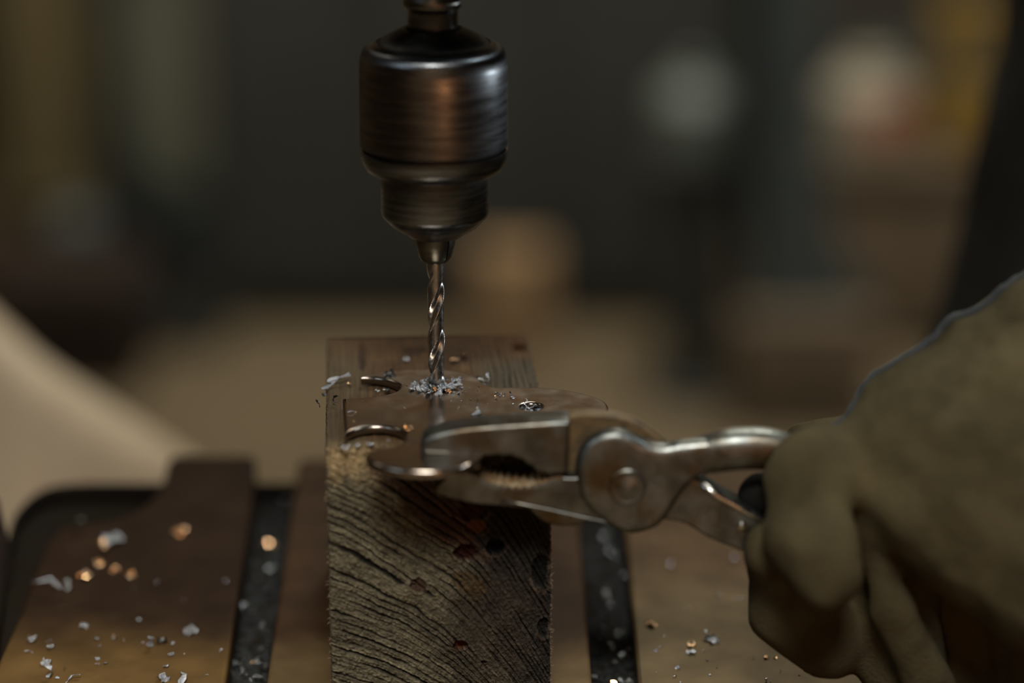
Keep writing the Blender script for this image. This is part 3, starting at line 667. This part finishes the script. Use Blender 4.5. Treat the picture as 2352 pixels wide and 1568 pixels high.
# thick rounded upper handle
hpth = catmull([on_y(px, py, YF+.0030) for px, py in [(1470, 1060), (1520, 1064), (1570, 1058), (1625, 1042), (1680, 1031), (1745, 1029), (1800, 1040), (1870, 1068), (1930, 1098)]], 5)
def oval(name, pts, rv_, ry_, m, parent):
    v, f = [], []; n = len(pts); sg = 22
    for i, p in enumerate(pts):
        t = (pts[min(i+1, n-1)]-pts[max(i-1, 0)]); t.y = 0; t.normalize(); nn = Vector((-t.z, 0, t.x))
        a_ = rv_[i]; b_ = ry_[i]
        for k in range(sg):
            an = 2*math.pi*k/sg; c_, s_ = math.cos(an), math.sin(an)
            c_ = math.copysign(abs(c_)**.75, c_); s_ = math.copysign(abs(s_)**.75, s_)
            v.append(p+nn*a_*s_+Vector((0, 1, 0))*b_*c_)
    for i in range(n-1):
        for k in range(sg): k2 = (k+1) % sg; f.append((i*sg+k, i*sg+k2, (i+1)*sg+k2, (i+1)*sg+k))
    f.append(tuple(range(sg))[::-1]); f.append(tuple((n-1)*sg+k for k in range(sg)))
    return pydata(name, v, f, m, parent)
nh = len(hpth); tt = np.linspace(0, 1, nh)
oval('upper_handle', hpth, [.0036+.0021*float(sst(.1, .5, x)) for x in tt], [.0030+.0022*float(sst(.1, .5, x)) for x in tt], M['pliers'], PY_)
# pivot rivet with worn ring
pv = on_y(1441, 1118, YF-.0012)
r_ = lathe('pivot', [(.0052, -.0004), (.0052, .0001), (.0047, .0004), (.0042, .0002), (.0030, .0003), (.0014, .0009), (.0004, .0011)], 0, 0, M['pliers'], PY_, 48, 50)
r_.data.transform(Matrix.Translation(pv) @ Matrix.Rotation(math.pi/2, 4, 'X'))
tube('forged_ridge', [on_y(px, py, YF+.0002) for px, py in [(1150, 1150), (1210, 1160), (1269, 1172), (1330, 1186), (1400, 1200), (1440, 1208)]], .0005, M['pliers'], PY_, 8)

# ------------------------------------------------------------------ person: gloved hand, jacket
PE = empty('person', (.42, .30, FZ), 'person in a dark jacket holding the pliers in an olive-brown work glove', 'person')
def glove_sdf(p):
    C = lambda a, b, ra, rb: cap(p, P(*a), P(*b), ra, rb)
    k = .004
    # index finger
    idx = C((1965, 1090, .667), (1868, 1100, .656), .0125, .0120)
    idx = smin(idx, C((1868, 1100, .656), (1866, 1250, .650), .0120, .0120), k)
    idx = smin(idx, C((1866, 1250, .650), (1892, 1318, .649), .0120, .0102), k)
    fold = C((1782, 1270, .668), (1822, 1375, .684), .0085, .0120)
    fold = smin(fold, C((1822, 1385, .684), (1912, 1472, .690), .0120, .0108), k)
    f = smin(idx, fold, .0015)
    mid = C((1990, 1120, .666), (1985, 1200, .666), .0100, .0060)
    mid = smin(mid, C((1985, 1200, .666), (2045, 1390, .670), .0060, .0054), k)
    mid = smin(mid, C((2045, 1390, .670), (2140, 1590, .682), .0054, .0070), k)
    f = smin(f, mid, .0015)
    m2 = smin(C((2060, 1180, .690), (2080, 1560, .694), .013, .012), C((1985, 1230, .686), (2020, 1500, .692), .0085, .0095), k); f = smin(f, m2, .002)
    rng_ = C((2180, 1180, .694), (2190, 1350, .702), .014, .0125); rng_ = smin(rng_, C((2190, 1350, .702), (2210, 1570, .706), .0125, .012), k)
    f = smin(f, rng_, .002)
    pk = C((2310, 1230, .698), (2330, 1400, .706), .014, .013); pk = smin(pk, C((2330, 1400, .706), (2350, 1600, .708), .013, .012), k); f = smin(f, pk, .002)
    # back of the hand and gauntlet
    back = C((1985, 1112, .672), (2180, 1062, .668), .0160, .0290)
    back = smin(back, C((2180, 1062, .668), (2460, 960, .672), .0290, .0380), .01)
    back = smin(back, C((2180, 1090, .668), (2460, 1250, .660), .020, .032), .02)
    f = smin(f, back, .005)
    th = C((1985, 1020, .690), (1848, 1008, .686), .0110, .0050); f = smin(f, th, .003)
    cuff = C((2460, 960, .672), (2900, 800, .70), .0400, .052); f = smin(f, cuff, .012)
    # crease between index and middle, fold above the second joint
    cr = np.minimum(C((1905, 1150, .6515), (1926, 1270, .6510), .0010, .0030), C((1926, 1270, .6510), (1952, 1400, .6535), .0030, .0030))
    f = -smin(-f, cr, .003)
    n = fbm(p[:, 0]/.022+p[:, 2]/.03, p[:, 2]/.030+p[:, 1]/.02, 3)-.5
    n2 = fbm((p[:, 0]+p[:, 2]*.5)/.008, (p[:, 2]-p[:, 1])/.011+7, 2)-.5
    return f-.0050*n-.0012*n2
glo = P(1690, 1700, .66); 
V, Q = surface_nets(lambda p: np.maximum(glove_sdf(p), .0012-p[:, 2]), (.052, -.140, -.001), (.260, .035, .150), .00125)
# cut-off at the wrist happens out of view, where the sleeve takes over
def smooth(V, Q, it=2, lam=.5):
    E = np.concatenate([Q[:, [0, 1]], Q[:, [1, 2]], Q[:, [2, 3]], Q[:, [3, 0]]]); n = len(V)
    deg = np.bincount(E.ravel(), minlength=n)[:, None]
    for _ in range(it):
        s = np.zeros_like(V)
        for c in range(3): s[:, c] = np.bincount(E[:, 0], V[E[:, 1], c], n)+np.bincount(E[:, 1], V[E[:, 0], c], n)
        V = V+lam*(s/np.maximum(deg, 1)-V)
    return V
V = smooth(V, Q, 3)
GL = pydata('work_glove', V, Q, M['leather'], PE)
GL['label'] = 'olive-brown suede work glove'
# piping along the top seam: find the outline by sliding onto the surface from above
pp = []
for px, py in [(1880, 974), (1915, 940), (1950, 906), (2030, 852), (2120, 797), (2180, 762), (2240, 731), (2300, 706), (2352, 686), (2420, 660)]:
    pp.append(P(px, py, .668))
pc = catmull(pp, 5)
def slide(pt):
    d = Vector((-.45, 0, 1)).normalized(); q = pt-d*.02
    ts = np.linspace(0, .05, 101); A = np.array(q)[None, :]+ts[:, None]*np.array(d)[None, :]
    s = glove_sdf(A); k = np.where(s < 0)[0]
    return q+d*float(ts[k[-1]]) if len(k) else pt
pc2 = [slide(p) for p in pc]
tube('seam_piping', [p+Vector((-.0003, -.0012, .0004)) for p in pc2], [.0006+.0007*min(1, i/10) for i in range(len(pc2))], M['piping'], GL, 12)
# black rounded piece of the glove, seen between the handles
def patch(p): return smin(cap(p, P(1745, 1128, .672), P(1840, 1130, .672), .0052, .0060), cap(p, P(1728, 1140, .672), P(1840, 1160, .672), .0040, .006), .002)
q = P(1780, 1135, .672); V, Q = surface_nets(patch, (q.x-.02, q.y-.015, q.z-.015), (q.x+.02, q.y+.015, q.z+.015), .0008)
pydata('dark_glove_piece', V, Q, M['leatherdark'], GL)['label'] = 'black rounded piece of the glove between the handles'
# jacket: torso and arms
def jacket(p):
    A = lambda a, b, ra, rb: cap(p, np.array(a), np.array(b), ra, rb)
    t = A((.385, .34, -.03), (.392, .33, .10), .197, .174); t = smin(t, A((.392, .33, .11), (.36, .30, .28), .172, .150), .05)
    t = smin(t, A((.33, .22, .36), (.33, .40, .36), .105, .105), .06); t = smin(t, A((.335, .30, .40), (.325, .30, .47), .07, .062), .04)
    t = smin(t, A((.34, .14, .385), (.37, .02, .19), .062, .050), .04)
    t = smin(t, A((.37, .02, .19), (.285, -.045, .125), .050, .044), .03); t = smin(t, A((.285, -.045, .125), (.235, -.045, .118), .044, .040), .02)
    t = smin(t, A((.34, .47, .385), (.38, .56, .13), .062, .050), .04); t = smin(t, A((.38, .56, .13), (.33, .52, -.10), .048, .040), .03)
    n = fbm(p[:, 0]/.06+p[:, 1]/.07, p[:, 2]/.07, 3)-.5
    return t-.02*n
V, Q = surface_nets(jacket, (.10, -.16, -.32), (.64, .72, .56), .008); V = smooth(V, Q, 2)
pydata('work_jacket', V, Q, M['garment'], PE)['label'] = 'black work jacket'
def legs(p):
    A = lambda a, b, ra, rb: cap(p, np.array(a), np.array(b), ra, rb)
    t = np.full(len(p), 9.)
    for y in (.24, .42):
        t = smin(t, A((.385, .34+(y-.34)*.6, -.22), (.39, y, -.52), .095, .070), .04); t = smin(t, A((.39, y, -.52), (.41, y, -.84), .066, .048), .03)
    return t
V, Q = surface_nets(legs, (.20, .08, FZ+.02), (.60, .60, -.10), .010); pydata('trousers', V, Q, M['cabinet'], PE)
def shoes(p):
    t = np.full(len(p), 9.)
    for y in (.24, .42): t = np.minimum(t, cap(p, np.array((.43, y, FZ+.05)), np.array((.27, y, FZ+.038)), .048, .036))
    return np.maximum(t, FZ+.002-p[:, 2])
V, Q = surface_nets(shoes, (.20, .15, FZ-.02), (.52, .50, FZ+.13), .008); pydata('boots', V, Q, M['blackrub'], PE)
def head(p):
    A = lambda a, b, ra, rb: cap(p, np.array(a), np.array(b), ra, rb)
    t = smin(A((.315, .30, .62), (.335, .30, .64), .078, .088), A((.275, .30, .575), (.295, .30, .60), .045, .060), .04)
    t = smin(t, A((.325, .30, .46), (.325, .30, .56), .052, .052), .03)
    t = smin(t, A((.242, .30, .625), (.222, .30, .596), .008, .013), .012)        # nose
    t = smin(t, A((.236, .280, .560), (.236, .320, .560), .008, .008), .008)       # lips
    for s in (-1, 1):
        t = smin(t, A((.335, .30+s*.090, .595), (.345, .30+s*.092, .635), .010, .014), .008)   # ears
        t = -smin(-t, A((.232, .30+s*.032, .628), (.236, .30+s*.034, .628), .014, .014), .010)  # sockets
        t = np.minimum(t, A((.250, .30+s*.032, .627), (.251, .30+s*.032, .627), .013, .013))
    return t
V, Q = surface_nets(head, (.17, .17, .42), (.46, .43, .76), .0045); V = smooth(V, Q, 1); HD = pydata('head', V, Q, M['skin'], PE)
def hair(p):
    t = cap(p, np.array((.325, .30, .640)), np.array((.350, .30, .640)), .090, .094)
    cut = cap(p, np.array((.22, .30, .590)), np.array((.25, .30, .560)), .085, .085)
    return np.maximum(t-.004*(fbm(p[:, 1]/.006, p[:, 0]/.03)-.5), -cut)
V, Q = surface_nets(hair, (.20, .17, .52), (.48, .43, .76), .005); pydata('hair', V, Q, M['hair'], PE)
# right hand hanging at the far side, gloved
def hand2(p):
    A = lambda a, b, ra, rb: cap(p, np.array(a), np.array(b), ra, rb)
    t = smin(A((.325, .52, -.11), (.300, .52, -.17), .034, .030), A((.300, .505, -.18), (.300, .545, -.18), .020, .020), .02)
    for i, (y, l) in enumerate(((.492, .060), (.515, .068), (.538, .062), (.558, .048))):
        f1 = (.292, y, -.185-l*.6); f2 = (.300, y, -.185-l*1.15); t = smin(t, A((.300, y, -.185), f1, .011, .0105), .004); t = smin(t, A(f1, f2, .0105, .009), .004)
    t = smin(t, A((.285, .490, -.145), (.262, .480, -.185), .013, .011), .01); return smin(t, A((.262, .480, -.185), (.262, .485, -.215), .011, .0095), .004)
V, Q = surface_nets(hand2, (.22, .44, -.29), (.38, .60, -.06), .004); pydata('work_glove', V, Q, M['leather'], PE)

# ------------------------------------------------------------------ swarf
def chip_mesh(kind, seed, m):
    r = random.Random(seed); nx, ny = (9, 3) if kind == 'curl' else ((12, 3) if kind == 'ribbon' else (5, 5))
    G = []
    for i in range(nx):
        row = []
        for j in range(ny):
            a, b = i/(nx-1), j/(ny-1)-.5
            if kind == 'curl': an = a*3.6; R = .42+.10*a; p = Vector((R*math.sin(an), b*(.45+.25*math.sin(a*9+seed)), R-R*math.cos(an)*1.0))
            elif kind == 'ribbon': an = a*2.0; p = Vector(((a-.5)*2+.1*math.sin(a*7), b*.42*(1-.6*a)+.18*math.sin(a*5+seed), .22*math.sin(an*2)+.10*b*math.sin(a*8)+.1))
            else:
                R = abs(a-.5)*2; p = Vector(((a-.5)*1.3, b*1.1, .20+.22*math.sin(a*7+seed)*math.cos(b*6)))
            p += Vector((r.uniform(-1, 1), r.uniform(-1, 1), r.uniform(-1, 1)))*(.07 if kind != 'flake' else .17)
            row.append(p)
        G.append(row)
    v = [p for row in G for p in row]; n = len(v); v += [p+Vector((0.02, 0.0, -.05)) for p in v]; f = []
    idx = lambda i, j: i*ny+j
    for i in range(nx-1):
        for j in range(ny-1):
            q = (idx(i, j), idx(i+1, j), idx(i+1, j+1), idx(i, j+1)); f.append(q); f.append(tuple(k+n for k in q)[::-1])
    per = [idx(i, 0) for i in range(nx)]+[idx(nx-1, j) for j in range(1, ny)]+[idx(i, ny-1) for i in range(nx-2, -1, -1)]+[idx(0, j) for j in range(ny-2, 0, -1)]
    for a, b in zip(per, per[1:]+per[:1]): f.append((b, a, a+n, b+n))
    zmin = min(p.z for p in v); v = [p-Vector((0, 0, zmin)) for p in v]
    me = bpy.data.meshes.new('metal_chip'); me.from_pydata([tuple(p) for p in v], [], f); me.update(); me.materials.append(m)
    return me
LIB = {m: [chip_mesh(k, s, M[m]) for s, k in enumerate(('curl', 'flake', 'ribbon', 'flake', 'curl', 'flake'))] for m in ('chip', 'chipwarm', 'chipdull')}
def chip(me, loc, s, rot=None, label=None, group=None, name='metal_chip'):
    o = bpy.data.objects.new(name, me); COL.objects.link(o); o.location = loc
    o.rotation_euler = rot or (random.uniform(-.5, .5), random.uniform(-.5, .5), random.uniform(0, 6.28)); o.scale = (s, s, s) if not hasattr(s, '__len__') else s
    return tag(o, label, 'metal chip', group)
def pick():
    t = random.random(); return random.choice(LIB['chip' if t < .72 else ('chipwarm' if t < .80 else 'chipdull')])
R6 = random.uniform
# pile round the bit
c0 = Vector((BX, BY, ZP))
LAB = 'small bright chip in the ring of swarf round the drill bit'; GR = 'swarf ring round the drill bit'
for k in range(100):
    a = R6(0, 2*math.pi); rr = .0026+abs(random.gauss(0, .0027)); ex = 1.15 if math.cos(a) > 0 else 1.0
    x = math.cos(a)*rr*ex*1.05; y = math.sin(a)*rr*.95
    hgt = max(0, .0016*(1-(rr-.0026)/.0040))*random.random()
    chip(pick(), c0+Vector((x, y, hgt+.0001)), R6(.0005, .0012)*(1 if rr < .006 else .7), (R6(-1, 1), R6(-1, 1), R6(0, 6.28)), LAB, GR)
for px, py, s in ((1030, 893, .0026), (1046, 890, .0022), (1012, 897, .0020), (1018, 888, .0022), (975, 893, .0020), (962, 897, .0017), (953, 885, .0018), (985, 905, .0014), (1008, 905, .0016), (1048, 878, .0020), (1055, 874, .0016), (945, 895, .0014)):
    chip(random.choice(LIB['chip'][1::2]), on_z(px, py, ZP+.0002), s, (R6(-.5, .9), R6(-.6, .6), R6(0, 6)), LAB, GR)
# single chips one can point to
def ch(px, py, z, s, rot, m, i, label): return chip(LIB[m][i], on_z(px, py, z), s, rot, label)
spk_v = []; n = 7
for i in range(7):
    a = i/6; w = .0010*(1-a)**1.3*(1+.5*math.sin(i*2.3))+.00008
    for k in range(4): spk_v.append((w*math.cos(k*1.57+i*.3)+.00012*math.sin(i*2), w*.5*math.sin(k*1.57+i*.3), a*.0052))
spk_f = [(i*4+k, i*4+(k+1) % 4, i*4+4+(k+1) % 4, i*4+4+k) for i in range(6) for k in range(4)]+[(3, 2, 1, 0), (24, 25, 26, 27)]
q = on_z(1097, 953, ZP); o = pydata('metal_chip', [(q.x+x, q.y+y, q.z+z) for x, y, z in spk_v], spk_f, M['chip'], None, False); tag(o, 'spiky metal splinter standing upright on the plate between bit and small hole', 'metal chip')
ch(1086, 953, ZP, .0011, (0, 0, 1), 'chip', 1, 'flat bright flake at the left foot of the upright splinter')
ch(895, 862, ZP, .0022, (.6, -.3, .5), 'chipdull', 3, 'grey folded flake lying behind the rear round notch of the plate')
ch(812, 968, ZP, .0007, (0, .4, .3), 'chipwarm', 1, 'tiny glowing orange chip near the left edge of the plate')
ch(808, 948, ZP, .0014, (0, .1, .5), 'chip', 2, 'thin silvery sliver near the left edge of the plate')
ch(938, 984, ZP, .0016, (0, .1, .4), 'chipwarm', 3, 'brownish flat chip right of the front round notch')
ch(936, 1008, ZP, .0013, (.2, .5, 1.9), 'chip', 2, 'small dull sliver beside the tip of the pliers')
ch(933, 826, .0785, .0014, (.2, .1, 0), 'chip', 1, 'small silvery chip on the wood behind the plate, left of the bit')
ch(1045, 829, .0785, .0016, (.1, .2, 2), 'chipwarm', 3, 'orange glinting chip on the wood just right of the bit')
ch(1068, 812, .0785, .0010, (.1, .5, 1), 'chipwarm', 1, 'faint orange chip farther back on the wood, right of the bit')
ch(1115, 812, .0785, .0009, (.1, .5, 1), 'chipwarm', 5, 'faintest orange chip farthest right on the back of the block')
for px, py, s, r, i, l in ((1110, 876, .0024, (.7, .1, .2), 2, 'crumpled'), (1100, 872, .0018, (.3, .5, 2.5), 3, 'jagged'), (1117, 866, .0017, (1.2, .3, 1.2), 5, 'upright'), (1106, 886, .0018, (.2, .2, .8), 1, 'flat')):
    ch(px, py, .0788, s, r, 'chip' if i == 5 else 'chipdull', i, l+' chip of the grey cluster right of the bit, by the striated wood')
for px, py, s, z, rot, i, m, l in ((780, 874, .0036, .0790, (.3, -.25, .55), 2, 'chip', 'long silvery strip at the left end of the rear notch, upper of the pair'),
                                   (757, 887, .0026, .0792, (.6, -.4, .7), 2, 'chip', 'pale curled strip hanging on the left edge of the block'),
                                   (740, 908, .0020, .0780, (.6, .3, 1.0), 0, 'chipdull', 'dark curl hanging just off the left side of the block'),
                                   (728, 928, .0016, .0765, (.9, .9, .9), 2, 'chipdull', 'dark sliver dangling lowest off the left side of the block'),
                                   (770, 925, .0020, .0790, (.5, .3, 2.5), 0, 'chipdull', 'dark curled chip just left of the plate on the wood'),
                                   (803, 883, .0012, .0786, (.1, .3, 0), 1, 'chipwarm', 'small orange chip on the wood left of the rear notch'),
                                   (866, 899, .0010, .0788, (.1, .3, 0), 3, 'chip', 'tiny light chip inside the rear round notch'),
                                   (888, 900, .0018, .0788, (.2, .3, 1), 3, 'chipdull', 'dull chip inside the rear round notch')):
    chip(LIB[m][i], on_z(px, py, z), s, rot, l)
# burr ring at the small hole
for k in range(7):
    a = k*.9+.3; chip(LIB['chip'][(k*2+1) % 6], Vector((hc.x+.0023*math.cos(a), hc.y+.0022*math.sin(a), ZP-.0013)), R6(.0008, .0015), (R6(-.9, .9), R6(-.9, .9), a), 'bright curl of burr lining the small hole in the plate', 'burr curls in the small hole')
chip(LIB['chip'][0], on_z(1208, 920, ZP), .0011, (1, .2, 0), 'tiny upright curl on the rear edge of the small hole')
for k in range(16):
    chip(pick(), on_z(R6(1138, 1178), R6(900, 918), ZP), R6(.0003, .0008), None, 'tiny crumb in the sprinkle between the bit and the small hole', 'crumbs between bit and small hole')
for k in range(42):
    px, py = random.choice(((R6(800, 1380), R6(915, 965)), (R6(1180, 1390), R6(896, 950)), (R6(1030, 1140), R6(880, 940))))
    if py > 955-(px-950)*.03: py = R6(915, 940)
    chip(pick(), on_z(px, py, ZP), R6(.00015, .0004), None, 'speck of steel scattered over the plate', 'specks on the plate')
for k in range(14):
    t = R6(0, 1); chip(LIB['chip'][random.randrange(6)], on_z(768+150*t, 1030-18*t+R6(-3, 5), .0787), R6(.0004, .0011), None, 'crumb of swarf on the front edge of the block below the front notch', 'crumbs on the front edge of the block')
# chips on the table
def inside(px, py):
    if px < 560: return px < 588-.168*(py-1060) and px > max(0, 150-(py-1210)*.45) and py > 1210
    if 1440 < px: return px > 1437+.085*(py-1230)+10
    return False
big = [(110, 1345, .0046, 2, 'chip', 'pale curved strip of swarf near the left rim of the table'), (150, 1352, .0030, 0, 'chip', 'pale curl touching the curved strip on the left bar of the table'),
       (412, 1222, .0030, 1, 'chipwarm', 'glowing round-blurred chip on the tab of the left table bar'), (262, 1246, .0046, 3, 'chip', 'pale pinkish flake in the swarf heap behind the left bar'),
       (240, 1268, .0040, 0, 'chipwarm', 'long brownish curl in the swarf heap on the left bar'), (228, 1294, .0024, 1, 'chipwarm', 'orange glinting chip, left one of two below the brown curl'),
       (262, 1308, .0018, 1, 'chipwarm', 'orange ring-blurred chip, right one of two below the brown curl'), (302, 1322, .0022, 3, 'chipwarm', 'amber chip between the heap and the dark middle of the left bar'),
       (195, 1325, .0026, 3, 'chipwarm', 'dull golden chip left of the amber one'), (180, 1215, .0036, 0, 'chipdull', 'brownish curl at the back rim of the left bar'),
       (192, 1438, .0020, 1, 'chip', 'single white chip above the pale patch of the left bar'), (438, 1452, .0030, 3, 'chip', 'bright white flake near the right side of the left bar'),
       (345, 1485, .0032, 0, 'chip', 'bright white curl casting a shadow on the left bar'), (372, 1474, .0022, 3, 'chipdull', 'grey flake touching the bright white curl'),
       (106, 1552, .0034, 0, 'chip', 'dark-edged curl by the bottom edge of the picture'), (104, 1524, .0024, 3, 'chip', 'pale flake above the dark-edged curl'),
       (168, 1560, .0024, 2, 'chip', 'white sliver right of the dark-edged curl'), (420, 1562, .0040, 2, 'chip', 'broad white flake cut by the bottom edge on the left bar'), (375, 1560, .0024, 3, 'chip', 'white flake left of the broad one'),
       (74, 1470, .0022, 3, 'chip', 'yellowish flake in the small cluster at the far left'), (117, 1487, .0016, 5, 'chip', 'triangular glint right of the yellowish flake'),
       (1545, 1303, .0026, 4, 'chip', 'lone bright round-blurred chip on the right bar, nearer the block'), (1689, 1288, .0026, 4, 'chip', 'lone bright round-blurred chip on the right bar beside the glove'),
       (1495, 1437, .0022, 3, 'chipwarm', 'pinkish orange flake on the right bar near the slot'), (1638, 1472, .0026, 3, 'chip', 'white flake with a dark curl on the right bar'), (1620, 1466, .0024, 0, 'chipdull', 'dark curl touching the white flake on the right bar'),
       (1588, 1482, .0018, 5, 'chipwarm', 'pinkish chip left of the dark curl'), (1588, 1500, .0018, 3, 'chip', 'grey chip just below the pinkish one'), (1760, 1510, .0014, 1, 'chipwarm', 'orange speck on the right bar below the glove')]
for px, py, s, i, m, l in big: chip(LIB[m][i], on_z(px, py, .0001), s, (R6(-.3, .3), R6(-.3, .3), R6(0, 6)), l)
cnt = 0
while cnt < 70:
    px = R6(0, 560) if cnt % 5 < 2 else R6(1450, 1960); py = 1568-abs(random.gauss(0, 110)) if random.random() < .8 else R6(1240, 1568)
    if py < 1212 or not inside(px, py): continue
    L = px < 700
    chip(pick(), on_z(px, py, .0001), R6(.0003, .0013), None, 'small chip scattered on the %s bar of the table' % ('left' if L else 'right'), 'scattered chips on the %s table bar' % ('left' if L else 'right')); cnt += 1
# chips lying in the two slots
for side in (0, 1):
    nm = 'slot left of the block' if side == 0 else 'slot right of the block'
    for k in range(27):
        t = R6(0, 1)**.8; py = 1150+t*470
        if side == 0: a = 590-.168*(py-1100)+8; b = 690-.153*(py-1060)-6
        else: a = 1332+.074*(py-1230)+8; b = 1435+.085*(py-1230)-6
        px = a+(b-a)*R6(0, 1)
        chip(pick() if random.random() < .75 else random.choice(LIB['chipdull']), on_z(px, py, -.0118+R6(0, .0015)), R6(.0010, .0030), (R6(-.7, .7), R6(-.7, .7), R6(0, 6)), 'chip of swarf lying in the dark '+nm, 'swarf in the '+nm)
    # fine swarf: dark crumbs nobody could count
    v, f = [], []
    for k in range(900):
        py = R6(1140, 1720)
        if side == 0: a = 590-.168*(py-1100)+4; b = 690-.153*(py-1060)-3
        else: a = 1332+.074*(py-1230)+4; b = 1435+.085*(py-1230)-3
        p = on_z(a+(b-a)*R6(0, 1), py, -.0119); s = R6(.0006, .0018); n = len(v)
        for q_ in ((-1, -.6, 0), (1, -.4, 0), (.1, .9, 0), (R6(-.4, .4), R6(-.3, .3), R6(.5, 1.2))): v.append(p+Vector(q_)*s)
        f += [(n, n+1, n+3), (n+1, n+2, n+3), (n+2, n, n+3), (n+2, n+1, n)]
    tag(pydata('fine_swarf', v, f, M['finedark'], None, False), 'dark fine swarf filling the '+nm, 'swarf', kind='stuff')
